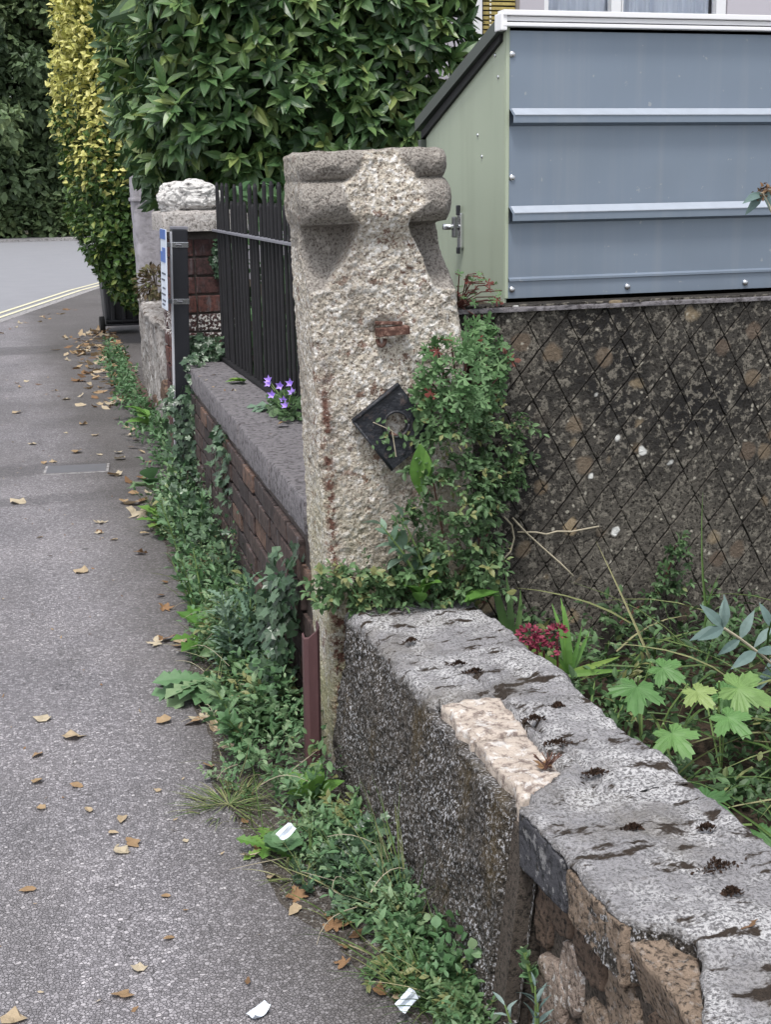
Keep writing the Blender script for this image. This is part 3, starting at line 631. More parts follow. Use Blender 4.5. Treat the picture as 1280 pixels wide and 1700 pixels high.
# ------------------------------------------------------------------ near garden wall
def wall_sections():
    root = thing('garden_wall', 'low lichen-covered garden wall running from the stone gatepost with broken coping', 'wall', (1.0, 2.2, 0))
    # rendered stretch
    ys = np.arange(2.035, 3.272, 0.0062)
    top, rr = 0.497, 0.03
    def sec(xb, xl, xr):
        a = [(xb + (xl - xb) * t, -0.03 + (top - rr + 0.03) * t, 0) for t in np.linspace(0, 1, 92)]
        a += [(xl + rr - rr * math.cos(q), top - rr + rr * math.sin(q), q / (math.pi / 2)) for q in np.linspace(0.1, math.pi / 2 - .05, 9)]
        a += [(x, top, 1) for x in np.linspace(xl + rr, xr - rr, 62)]
        a += [(xr - rr + rr * math.sin(q), top - rr + rr * math.cos(q), 1) for q in np.linspace(0.1, math.pi / 2, 7)]
        a += [(xr, z, 0.3) for z in np.linspace(top - rr - .01, 0.05, 30)]
        return np.array(a)
    Q = np.array([sec(0.79 + 0.0, 0.846, 1.205) for y in ys]); n, m = Q.shape[:2]
    P = np.stack([Q[..., 0], np.repeat(ys[:, None], m, 1), Q[..., 1]], -1); T = Q[..., 2].copy()
    G = np.gradient(P, axis=1); NX, NZ = -G[..., 2], G[..., 0]; ln = np.hypot(NX, NZ); NX, NZ = NX / ln, NZ / ln
    NX, NZ = np.where(np.isfinite(NX), NX, 0), np.where(np.isfinite(NZ), NZ, 1)
    d = fbm(P, 6, 3, 1) * 0.016 + fbm(P, 30, 3, 2) * 0.008 + fbm(P, 90, 3, 3, 0.65) * np.where(T > .8, .005, .009)
    # bed cut for the exposed blocks, and a crack running from it
    pale = [(0.80, 2.575), (0.90, 2.578), (1.006, 2.566), (1.0, 2.39), (0.990, 2.27), (0.984, 2.16), (0.93, 2.11), (0.885, 2.085), (0.88, 2.0), (0.80, 2.0)]
    ins = inpoly(P[..., 0].ravel(), P[..., 1].ravel(), pale).reshape(n, m) & ((P[..., 2] > 0.468) | (P[..., 1] < 2.10))
    d = np.where(ins, -0.045, d)
    ck = np.interp(P[..., 1], [2.1, 2.2, 2.4, 2.6, 2.75], [1.02, 1.03, 1.022, 1.01, 0.98]) + fbm(P, 18, 3, 7) * 0.02
    d -= 0.016 * np.exp(-((P[..., 0] - ck) / 0.010) ** 2) * (T > .9) * (P[..., 1] < 2.75)
    P[..., 0] += NX * d; P[..., 2] += NZ * d
    tA = np.clip(T + fbm(P, 14, 3, 12) * 0.5 * (T > 0.02) + 0.8 * np.clip((P[..., 2] - 0.455) / 0.03, 0, 1) * (P[..., 0] < 0.9) * (0.5 + fbm(P, 20, 3, 5)), 0, 1)
    mesh_np('render_coat', P.reshape(-1, 3), grid_faces(n, m)[:, ::-1], MAT['wall_render'], root, True, {'top': tA.ravel()})
    # closing ends + core
    MB().prism([(.806, 2.045, -.03), (.858, 2.045, .44), (1.19, 2.045, .44), (1.19, 2.045, -.03)], (0, 1.21, 0)).build('wall_core', MAT['wall_mortar'], root)
    MB().box((1.035, 1.19, 0.185), (0.30, 1.69, 0.43), None, 0.01).build('rubble_core', MAT['wall_mortar'], root)
    up = ((0, 0, 0.494), (1, 0, 0), (0, 1, 0), (0, 0, 1))
    for i, ol in enumerate([[(0.872, 2.365), (0.868, 2.55), (0.92, 2.562), (1.000, 2.552), (0.994, 2.43), (0.988, 2.360), (0.92, 2.352)],
                            [(0.866, 2.085), (0.872, 2.350), (0.92, 2.338), (0.984, 2.346), (0.982, 2.25), (0.976, 2.155), (0.918, 2.105), (0.88, 2.085)]]):
        stone(MB(), ol, up, 0.11, 0.013, 31 + i, 0.010, 90, (1, .97, .88, .75, .6, .45, .3, .15, 0), 0.010, 30).build('exposed_stone', MAT['pale_stone'], root, True)
    # coping course nearer the camera, with a bite out of its left edge
    yc = np.arange(0.45, 2.062, 0.0068)
    xl = np.interp(yc, [0.45, 1.30, 1.385, 1.44, 1.50, 1.555, 1.60, 1.632, 1.65, 2.062], [.80, .822, .838, .872, .905, .926, .912, .862, .853, .842])
    xl += fbm(np.c_[yc, yc * 0, yc * 0], 25, 3, 4) * 0.007
    rowsP, rowsT = [], []
    for y, x0 in zip(yc, xl):
        a = [(x0 + .004, z, 0) for z in np.linspace(0.392, 0.482, 18)] + [(x0 + .012 - .012 * math.cos(q), .485 + .012 * math.sin(q), .6) for q in (0.3, .8, 1.3)]
        a += [(x, .497, 1) for x in np.linspace(x0 + .016, 1.185, 62)] + [(1.185 + .02 * math.sin(q), .477 + .02 * math.cos(q), 1) for q in (.3, .8, 1.3)] + [(1.206, z, .2) for z in np.linspace(.46, .39, 8)]
        rowsP.append([(x, y, z) for x, z, tt in a]); rowsT.append([tt for x, z, tt in a])
    P = np.array(rowsP); T = np.array(rowsT); G = np.gradient(P, axis=1); NX, NZ = -G[..., 2], G[..., 0]; ln = np.hypot(NX, NZ) + 1e-9; NX, NZ = NX / ln, NZ / ln
    d = fbm(P, 7, 3, 21) * 0.012 + fbm(P, 32, 3, 22) * 0.006 + fbm(P, 95, 3, 23, .65) * np.where(T > .8, .0045, .004)
    # joint lines across the coping and a few lost flakes
    for yj in (2.055, 1.30): d -= 0.014 * np.exp(-((P[..., 1] + fbm(P, 20, 2, 31) * .012 - yj) / .006) ** 2)
    P[..., 0] += NX * d; P[..., 2] += NZ * d
    ncp, mcp = P.shape[:2]
    V = P.reshape(-1, 3); F = grid_faces(ncp, mcp)[:, ::-1]
    mesh_np('coping', V, F, MAT['wall_render'], root, True, {'top': np.clip(T * 1.0 + .25 * fbm(P, 20, 3, 6) * (T > .05), 0, 1).ravel()})
    # the sawn dark front of the slab, then the broken tan corner
    fb = ((0.8495, 0, 0), (0, 1, 0), (0, 0, 1), (-1, 0, 0))
    stone(MB(), [(1.845, .392), (2.052, .374), (2.056, .484), (1.85, .482)], fb, 0.04, 0.004, 41, .006, 56, (1, .97, .9, .7, .4, 0), .003, 30).build('slab_face', MAT['slate_stone'], root, True)
    stone(MB(), [(1.632, .384), (1.842, .394), (1.846, .480), (1.64, .486)], fb, 0.04, 0.006, 42, .008, 56, (1, .97, .9, .7, .4, 0), .006, 40).build('slab_face', MAT['tan_stone'], root, True)
    b2 = ((0, 0, 0.468), (1, 0, 0), (0, 1, 0), Vector((-0.28, 0, 0.96)))
    stone(MB(), [(.852, 1.50), (.858, 1.635), (.905, 1.622), (.936, 1.56), (.915, 1.50), (.885, 1.445), (.86, 1.40), (.845, 1.42)], b2, 0.14, 0.010, 43, .018, 64, (1, .95, .85, .7, .5, .3, 0), .016, 36).build('broken_stone', MAT['tan_stone'], root, True)
    # rubble showing where the render has fallen
    rs = [((2.00, .30), .05, .10, 'brown_stone'), ((1.93, .34), .07, .05, 'brown_stone'), ((1.88, .24), .055, .09, 'pink_stone'), ((1.80, .33), .07, .06, 'brown_stone'), ((1.95, .17), .06, .08, 'pink_stone'),
          ((1.76, .22), .07, .06, 'tan_stone'), ((1.68, .31), .065, .07, 'tan_stone'), ((1.60, .20), .08, .07, 'pink_stone'), ((1.85, .12), .08, .05, 'brown_stone'), ((1.72, .11), .07, .05, 'brown_stone'),
          ((1.55, .33), .06, .06, 'brown_stone'), ((1.48, .26), .07, .07, 'tan_stone'), ((1.45, .13), .09, .06, 'brown_stone'), ((1.99, .07), .07, .05, 'brown_stone'), ((1.60, .07), .08, .05, 'tan_stone'), ((1.36, .33), .07, .06, 'pink_stone'), ((1.30, .2), .09, .07, 'tan_stone'), ((1.15, .28), .1, .09, 'brown_stone'), ((1.1, .1), .1, .07, 'tan_stone'), ((.95, .3), .1, .08, 'pink_stone'), ((.92, .14), .1, .08, 'brown_stone')]
    for i, ((y, z), a, b, mt) in enumerate(rs):
        ol = [(y + a * math.cos(q) * rnd.uniform(.75, 1.1), z + b * math.sin(q) * rnd.uniform(.75, 1.1)) for q in np.linspace(0, 2 * math.pi, 8)[:-1]]
        stone(MB(), ol, ((0.878 - rnd.uniform(0, .012), 0, 0), (0, 1, 0), (0, 0, 1), (-1, 0, 0)), 0.06, .008, 60 + i, .012, 40, amp=.010, sc=30).build('rubble_stone', MAT[mt], root, True)
    # little cushions of dark moss on the coping
    for i, (x, y, r) in enumerate([(1.005, 2.70, .020), (.985, 2.76, .010), (1.07, 1.735, .024), (1.05, 1.66, .010), (1.035, 2.12, .016), (1.12, 1.86, .010), (.93, 2.95, .009), (1.02, 2.27, .018), (1.1, 2.45, .010), (1.00, 1.90, .010), (1.025, 2.40, .014)]):
        n = 150; q = rng.normal(0, .5, (n, 2)) * [r * 1.5, r * .7]; P_ = np.c_[x + q[:, 0], y + q[:, 1], .498 + .007 * np.exp(-(q ** 2).sum(1) / r ** 2)]
        bake('moss_cushion', T_SMALL, P_, frames(rand_dirs(n) + [0, 0, .6], rand_dirs(n)), rng.uniform(.004, .009, n), rng.uniform(0, .4, n), MAT['moss_dark'], root, None)
wall_sections()

# ------------------------------------------------------------------ scored retaining wall: diamond panels
def clip_poly(poly, x0, x1, z0, z1):
    def cl(P, f):
        R = []
        for i in range(len(P)):
            a, b = P[i - 1], P[i]; fa, fb_ = f(a), f(b)
            if (fa >= 0) != (fb_ >= 0): t = fa / (fa - fb_); R.append((a[0] + (b[0] - a[0]) * t, a[1] + (b[1] - a[1]) * t))
            if fb_ >= 0: R.append(b)
        return R
    for f in (lambda p: p[0] - x0, lambda p: x1 - p[0], lambda p: p[1] - z0, lambda p: z1 - p[1]):
        poly = cl(poly, f)
        if len(poly) < 3: return []
    return poly
def retaining():
    root = thing('scored_wall', 'dark lichen-spotted retaining wall scored in diamonds below the grey metal shed', 'wall', (1.9, 3.5, 0.15))
    YF = 3.452; X0, X1, Z0, Z1 = 1.16, 2.62, 0.16, 1.262
    MB().box(((X0 + 3.4) / 2, YF + .052, (Z0 + 1.262) / 2), (3.4 - X0, .09, 1.262 - Z0 - .004), None).build('wall_backing', MAT['joint_soot'], root)
    cop = ((0, YF, 1.256), (1, 0, 0), (0, 1, 0), (0, 0, 1))
    stone(MB(), [(1.17, -.012), (2.2, -.008), (3.4, -.012), (3.4, .12), (1.17, .12)], cop, .012, .006, 11, .004, 220, (1, .97, .9, .6, .3, 0), .004, 25).build('wall_top', MAT['coping_concrete'], root, True)
    ta, tb, sp = 1.16, 1.85, 0.114      # slopes of the two sets of lines
    def pt(a, b):                         # z = ta (x-a), z = -tb (x-b)
        x = (ta * a + tb * b) / (ta + tb); return (x, ta * (x - a))
    cells = []; wob = lambda q: 0.010 * math.sin(q * 7.3) + 0.007 * math.sin(q * 17.1 + 1)
    for i in range(-2, 30):
        for j in range(-2, 34):
            a0, a1 = 0.05 + i * sp + wob(i), 0.05 + (i + 1) * sp + wob(i + 1); b0, b1 = 1.2 + j * sp + wob(j + 40), 1.2 + (j + 1) * sp + wob(j + 41)
            ga, gb = 0.0032, 0.0011
            q = clip_poly([pt(a0 + ga, b0 + gb), pt(a1 - ga, b0 + gb), pt(a1 - ga, b1 - gb), pt(a0 + ga, b1 - gb)], X0, X1, Z0, Z1)
            if len(q) >= 3:
                A = abs(sum(q[k - 1][0] * q[k][1] - q[k][0] * q[k - 1][1] for k in range(len(q)))) / 2
                if A > 4e-4: cells.append((A, q))
    cells.sort(key=lambda c: -c[0])
    for k_, (A, q) in enumerate(cells[:300]):
        o_ = rnd.uniform(-.0015, .0015)
        stone(MB(), q, ((0, YF + o_, 0), (1, 0, 0), (0, 0, 1), (0, -1, 0)), 0.008, .0034, 200 + k_, .0020, 26, (1, .985, .6, 0), .0022, 22).build('panel', MAT['scored_render'], root, False)
    MB().box((3.01, YF + .004, .71), (.77, .02, 1.1), None).build('plain_panel', MAT['scored_render'], root)
retaining()

# ------------------------------------------------------------------ brick wall with coping, railings, pier
SP = lambda y: .0385 * (y - 3.60)
def brick_wall():
    root = thing('brick_wall', 'sooty low brick wall with concrete coping under the black railings', 'wall', (0.97, 5.1, 0))
    MB().prism([(.816, 3.54, -.03), (1.11, 3.54, -.03), (1.11, 6.74, -.03), (.816 + SP(6.74), 6.74, -.03)], (0, 0, .66)).build('mortar_bed', MAT['mortar'], root)
    bme = None
    for r in range(8):
        for i in range(15):
            y = 3.60 + i * .225 + (.1125 if r % 2 else 0)
            if y > 6.72: continue
            if bme is None:
                o = MB().box((0, 0, 0), (.05, .213, .064), None, .005).build('brick', MAT['sooty_brick'], root); bme = o.data
            else: o = link('brick', bme, root)
            o.location = (.828 + SP(y) + rnd.uniform(-.004, .004), y, .045 + r * .075); o.rotation_euler = (rnd.uniform(-.01, .01), 0, rnd.uniform(-.02, .02) - .0385)
    y = 3.53
    for i, L in enumerate([.62, .70, .60, .72, .58]):
        y1 = y + L; stone(MB(), [(.806 + SP(y), y + .004), (1.13, y + .004), (1.13, y1 - .004), (.806 + SP(y1), y1 - .004)], ((0, 0, .73 + rnd.uniform(-.003, .003)), (1, 0, 0), (0, 1, 0), (0, 0, 1)), .098, .004, 140 + i, .005, 90, (1, .97, .9, .7, .4, 0), .003, 16).build('coping_slab', MAT['coping_concrete'], root, True)
        y = y1
brick_wall()
def railings():
    root = thing('iron_railings', 'black iron railings with alternating tall and short bars on the brick wall', 'railings', (1.12, 5.1, .73))
    tall = short = None; y = 3.70; i = 0
    while y < 6.72:
        if i % 2 == 0:
            if tall is None:
                m = MB().tube([(0, 0, .735), (0, 0, 1.588), (0, 0, 1.604)], [.0092, .0092, .005], 8); o = m.build('railing_bar', MAT['rail_paint'], root); tall = o.data
            else: o = link('railing_bar', tall, root)
        else:
            if short is None:
                m = MB().tube([(0, 0, .735), (0, 0, 1.505), (0, 0, 1.52)], [.0085, .0085, .005], 8); o = m.build('railing_bar', MAT['rail_paint'], root); short = o.data
            else: o = link('railing_bar', short, root)
        o.location = (1.12 + rnd.uniform(-.003, .003), y, rnd.uniform(-.006, .006)); o.rotation_euler = (rnd.uniform(-.004, .004), rnd.uniform(-.004, .004), 0)
        y += .0825; i += 1
    MB().box((1.12, 5.18, 1.377), (.046, 3.10, .011), None, .002).build('top_rail', MAT['rail_top_paint'], root)
    MB().box((1.12, 5.18, .745), (.036, 3.10, .016), None, .002).build('bottom_rail', MAT['rail_paint'], root)
railings()
def pier():
    root = thing('brick_pier', 'dark red brick pier with a grey stone cap at the end of the railings', 'pier', (1.08, 7.03, 0))
    MB().box((1.085, 7.03, .69), (.345, .345, 1.37), None).build('mortar_core', MAT['mortar'], root)
    a = b = None
    for r in range(14):
        z = .06 + r * .0945
        for (x, wd) in (((.955, .125), (1.142, .232)) if r % 1 == 0 else ()):
            key = (wd,)
            if wd < .2:
                if a is None: o = MB().box((0, 0, 0), (wd, .05, .083), None, .006).build('brick', MAT['pier_brick'], root); a = o.data
                else: o = link('brick', a, root)
            else:
                if b is None: o = MB().box((0, 0, 0), (wd, .05, .083), None, .006).build('brick', MAT['pier_brick'], root); b = o.data
                else: o = link('brick', b, root)
            o.location = (x + rnd.uniform(-.003, .003), 6.868 + rnd.uniform(-.004, .004), z)
    for r in range(14):
        for y in (6.985, 7.15):
            o = link('brick', a, root); o.location = (.920, y, .06 + r * .0945); o.rotation_euler = (0, 0, math.pi / 2)
    stone(MB(), [(.865, 6.80), (1.295, 6.80), (1.295, 7.26), (.865, 7.26)], ((0, 0, 1.462), (1, 0, 0), (0, 1, 0), (0, 0, 1)), .09, .005, 160, .008, 120, (1, .97, .9, .7, .4, .2, 0), .006, 22, .035).build('pier_cap', MAT['cap_concrete'], root, True)
    bm = bmesh.new(); bmesh.ops.create_icosphere(bm, subdivisions=5, radius=1); V = np.array([v.co[:] for v in bm.verts]); F = np.array([[v.index for v in f.verts] for f in bm.faces]); bm.free()
    d = 1 + .30 * fbm(V, 1.3, 3, 3) + .16 * np.abs(fbm(V, 3.2, 3, 8)) + .05 * fbm(V, 9, 3, 9)
    V = np.sign(V) * np.abs(V) ** .8 * d[:, None] * np.array([.160, .15, .085]) + np.array([1.045, 7.0, 1.535])
    tag(mesh_np('rock', V, F, MAT['white_rock'], None, False), 'rough white and grey rock sitting on the brick pier cap', 'rock')
pier()

# ------------------------------------------------------------------ sign on its black post
def sign():
    root = thing('sign_post', 'black square post with a narrow white and blue sign clipped to it', 'sign post', (.885, 6.62, 0))
    R = Matrix.Rotation(math.radians(1.9), 3, 'Y')
    def at(x, y, z): q = R @ Vector((x, y, z)); return Vector((.846, 6.62, 0)) + q
    MB().box(at(.026, 0, .69), (.076, .078, 1.40), R, .004).build('post', MAT['black_paint'], root)
    MB().box(at(.026, 0, 1.398), (.080, .082, .014), R, .003).build('post_cap', MAT['rail_top_paint'], root)
    MB().box(at(-.0155, -.018, .69), (.008, .034, 1.38), R, .001).build('post_channel', MAT['post_edge'], root)
    pl = MB().box(at(-.052, -.02, 1.20), (.006, .20, .385), R, .002).build('sign_plate', MAT['sign_white'], root)
    for (dy, dz, sy, sz, mt) in [(0, .168, .20, .046, 'sign_blue'), (-.03, .07, .11, .07, 'sign_blue'), (.06, .06, .05, .05, 'sign_blue')]:
        MB().box(at(-.0558, -.02 + dy, 1.20 + dz), (.003, sy * .96, sz), R).build('sign_block', MAT[mt], pl)
    for i, dz in enumerate((-.02, -.05, -.09, -.12, -.15, -.17)):
        MB().box(at(-.0558, -.03 + .02 * (i % 2), 1.20 + dz), (.003, .13 - .02 * (i % 3), .008), R).build('sign_bar', MAT['sign_ink'], pl)
    for z in (1.318, 1.045):
        c = MB(); c.box(at(.026, 0, z), (.081, .083, .026), R, .002); c.build('clip_band', MAT['chrome'], root)
        b = MB(); b.box(at(-.03, -.02, z), (.04, .022, .022), R, .002); b.build('clip_arm', MAT['dark_steel'], root)
        e = MB(); e.tube([at(.004, -.044, z + .002), at(.03, -.044, z - .001)], .0045, 8); e.build('clip_screw', MAT['dark_steel'], root)
sign()

# ------------------------------------------------------------------ metal shed
def shed():
    root = thing('metal_shed', 'grey ribbed metal bike shed with pale green side standing above the scored wall', 'shed', (1.9, 3.9, 1.27))
    X0, X1, YF, YB, ZB = 1.405, 3.25, 3.545, 4.24, 1.272
    prof = [(0, ZB), (0, 1.298), (0, 1.318), (-.006, 1.320), (-.006, 1.326), (0, 1.331), (0, 1.480), (-.030, 1.488), (-.030, 1.508), (-.003, 1.525), (0, 1.527), (0, 1.743), (-.030, 1.751), (-.030, 1.770), (-.003, 1.787), (0, 1.789), (0, 2.0)]
    m = MB(); n = len(prof)
    V = [(X0 + .012, YF + d, z) for d, z in prof] + [(X1, YF + d, z) for d, z in prof]
    m.add(V, [(i, n + i, n + i + 1, i + 1) for i in range(n - 1)]); V2 = [(X0 + .012, YF + .012, ZB), (X0 + .012, YF + .012, 2.0), (X1, YF + .012, ZB), (X1, YF + .012, 2.0)]
    m.add(V2, [(0, 1, 3, 2)]); pan = m.build('ribbed_panel', MAT['steel_paint'], root)
    for zt in (1.525, 1.787): MB().prism([(X0 + .016, YF - .0325, zt - .0165), (X0 + .016, YF - .0045, zt + .0010), (X0 + .016, YF - .0045, zt + .0032), (X0 + .016, YF - .0325, zt - .0143)], (X1 - X0 - .02, 0, 0)).build('rib_highlight', MAT['rib_highlight_tone'], root)  # added pale strips that paint the sky's highlight onto the rib tops
    MB().box((X0 + .006, YF + .004, 1.636), (.010, .014, .728), None, .002).build('corner_trim', MAT['green_paint'], root)
    side = [(X0, YF + .004, 1.245), (X0, YB, 1.245), (X0, YB, 1.735), (X0, YF + .004, 2.0)]
    MB().prism(side, (.008, 0, 0)).build('side_panel', MAT['green_paint'], root)
    MB().prism([(X1 - .01, y, z) for _, y, z in side], (.008, 0, 0)).build('side_panel', MAT['green_paint'], root)
    MB().box(((X0 + X1) / 2, YB + .005, 1.5), (X1 - X0, .01, .46), None).build('front_panel', MAT['green_paint'], root)
    MB().box((X0 - .004, YB + .012, 1.50), (.03, .03, .46), None, .003).build('corner_post', MAT['lid_paint'], root)
    # sloping lid with a black strip standing in for the shaded gap under it
    sl = (1.80 - 2.028) / (YB + .03 - YF)
    lidp = lambda off, y: 2.028 + sl * (y - YF) + off
    ys_ = (YF + .0, YB + .05)
    MB().prism([(X0 - .022, ys_[0], lidp(0, ys_[0])), (X0 - .022, ys_[1], lidp(0, ys_[1])), (X0 - .022, ys_[1], lidp(-.036, ys_[1])), (X0 - .022, ys_[0], lidp(-.036, ys_[0]))], (X1 - X0 + .04, 0, 0)).build('lid', MAT['lid_paint'], root)
    MB().prism([(X0 - .010, ys_[0] + .02, lidp(-.037, ys_[0])), (X0 - .010, ys_[1] - .03, lidp(-.037, ys_[1])), (X0 - .010, ys_[1] - .03, lidp(-.062, ys_[1])), (X0 - .010, ys_[0] + .02, lidp(-.062, ys_[0]))], (.03, 0, 0)).build('lid_gap_strip', MAT['lid_gap_black'], root)
    tr = MB(); L = X1 - X0 + .03
    for (y, z, sy, sz) in ((YF - .010, 2.035, .046, .014), (YF - .004, 2.0205, .036, .012), (YF - .010, 2.0055, .040, .010)): tr.box(((X0 + X1) / 2 - .004, y, z), (L, sy, sz), None, .002)
    tr.build('top_trim', MAT['white_trim'], root)
    MB().box((X0 - .016, YF - .004, 2.012), (.018, .05, .044), None, .003).build('trim_end', MAT['white_trim'], root)
    def dome(name, c, r, nrm_, mat):
        bm = bmesh.new(); bmesh.ops.create_uvsphere(bm, u_segments=12, v_segments=8, radius=r); V = [v.co.copy() for v in bm.verts]; F = [[q.index for q in f.verts] for f in bm.faces]; bm.free()
        q = Vector(nrm_).to_track_quat('Z', 'Y'); m = MB(); m.add([Vector(c) + q @ Vector((v.x, v.y, v.z * .55)) for v in V], F); return m.build(name, mat, root, True)
    for x, z in ((1.424, 1.931), (1.426, 1.605), (1.428, 1.297), (1.79, 1.292), (2.179, 1.290), (2.55, 1.29), (2.9, 1.29)): dome('bolt', (x, YF - .002, z), .0095, (0, -1, 0), MAT['chrome'])
    for y, z in ((3.622, 1.935), (3.598, 1.876), (3.759, 1.727), (3.724, 1.666)): dome('screw', (X0 - .001, y, z), .0055, (-1, 0, 0), MAT['chrome'])
    # T-handle lock
    h = MB(); h.box((X0 - .006, 3.895, 1.452), (.012, .030, .105), None, .004); hp = h.build('lock_plate', MAT['chrome'], root)
    h = MB(); h.tube([(X0 - .008, 3.895, 1.462), (X0 - .062, 3.893, 1.464)], .009, 10); h.build('lock_shaft', MAT['chrome'], hp, True)
    h = MB(); h.box((X0 - .026, 3.893, 1.462), (.012, .020, .062), None, .004); h.build('handle', MAT['dark_steel'], hp)
    h = MB(); h.box((X0 - .013, 3.895, 1.512), (.010, .016, .03), None, .003); h.box((X0 - .013, 3.895, 1.392), (.010, .012, .02), None, .003); h.build('lock_tip', MAT['black_paint'], hp)
shed()

# ------------------------------------------------------------------ house behind the shed
def house():
    root = thing('house', 'pale lilac rendered house with white framed windows behind the shed', 'house', (6.0, 12, .58))
    w_ = MB()
    for x0, x1, z0, z1 in ((2.95, 3.28, .5, 5.6), (3.672, 3.855, .5, 5.6), (5.282, 10.5, .5, 5.6), (3.28, 3.672, .5, 1.2), (3.28, 3.672, 3.7, 5.6), (3.855, 5.282, .5, 1.7), (3.855, 5.282, 3.7, 5.6)):
        w_.box(((x0 + x1) / 2, 9.16, (z0 + z1) / 2), (x1 - x0 - .001, .30, z1 - z0 - .001))
    w_.box((2.94, 12.6, 3.05), (.28, 6.6, 5.1)); w_.box((10.4, 12.6, 3.05), (.28, 6.6, 5.1)); w_.box((6.7, 15.9, 3.05), (7.6, .28, 5.1))
    w_.build('wall', MAT['lilac_render'], root)
    rf = MB(); rf.prism([(2.6, 8.6, 5.5), (2.6, 12.5, 8.2), (2.6, 16.3, 5.5), (2.6, 16.3, 5.62), (2.6, 12.5, 8.34), (2.6, 8.6, 5.62)], (8.2, 0, 0)); rf.build('roof', MAT['roof_tile'], root)
    fr = MB()
    for x, wd in ((3.872, .036), (4.405, .075), (4.455, .012), (5.235, .078)): fr.box((x, 9.05, 2.7), (wd, .07, 2.0), None, .004)
    fr.box((4.57, 9.05, 1.72), (1.43, .08, .05), None, .004); fr.box((4.57, 9.05, 3.68), (1.43, .08, .05), None, .004)
    wf = fr.build('window', MAT['upvc'], root)
    MB().box((4.57, 9.07, 2.7), (1.36, .008, 1.93)).build('pane', MAT['glass'], wf)
    def curtain(x0, x1, y, amp, fr_):
        xs = np.linspace(x0, x1, 90); m = MB(); V = [(x, y + amp * math.sin(x * fr_) + amp * .5 * math.sin(x * fr_ * 2.3), 1.72) for x in xs] + [(x, y + amp * math.sin(x * fr_ + .4) + amp * .5 * math.sin(x * fr_ * 2.3), 3.68) for x in xs]
        n = len(xs); m.add(V, [(i, i + 1, n + i + 1, n + i) for i in range(n - 1)]); return m
    curtain(3.89, 4.40, 9.13, .012, 40).build('net_curtain', MAT['net_curtain'], wf, True); curtain(4.46, 5.20, 9.13, .022, 52).build('net_curtain', MAT['net_curtain'], wf, True)
    w2 = MB()
    for x, wd in ((3.30, .03), (3.365, .062),): w2.box((x, 9.04, 2.45), (wd, .07, 2.45), None, .004)
    w2.box((3.335, 9.05, 2.45), (.05, .03, 2.45)); w2.build('side_frame', MAT['upvc'], root)
    MB().box((3.402, 9.05, 2.45), (.012, .05, 2.45)).build('dark_reveal', MAT['black_paint'], root)
    bl = thing('slatted_blind', 'ochre slatted blind with a bead chain hanging in the narrow house window', 'blind', (3.54, 9.1, 3.7))
    ms = None
    for i in range(60):
        z = 1.3 + i * .031
        if ms is None: o = MB().box((0, 0, 0), (.255, .008, .022), None, .002).build('slat', MAT['bamboo'], bl); ms = o.data
        else: o = link('slat', ms, bl)
        o.location = (3.540, 9.08, z + .02); o.rotation_euler = (rnd.uniform(-.25, .05), rnd.uniform(-.008, .008), 0)
    bc = MB()
    for i in range(70): z = 1.5 + i * .027; bc.box((3.475, 9.060, z), (.014, .014, .017), None, .005)
    bc.build('bead_chain', MAT['bead'], bl)
    MB().box((3.54, 9.11, 2.45), (.262, .01, 2.48)).build('blind_backing', MAT['black_paint'], bl)
    MB().box((6.6, 9.55, 2.7), (6.6, .02, 3.6)).build('room_wall', MAT['lilac_render'], root)
house()

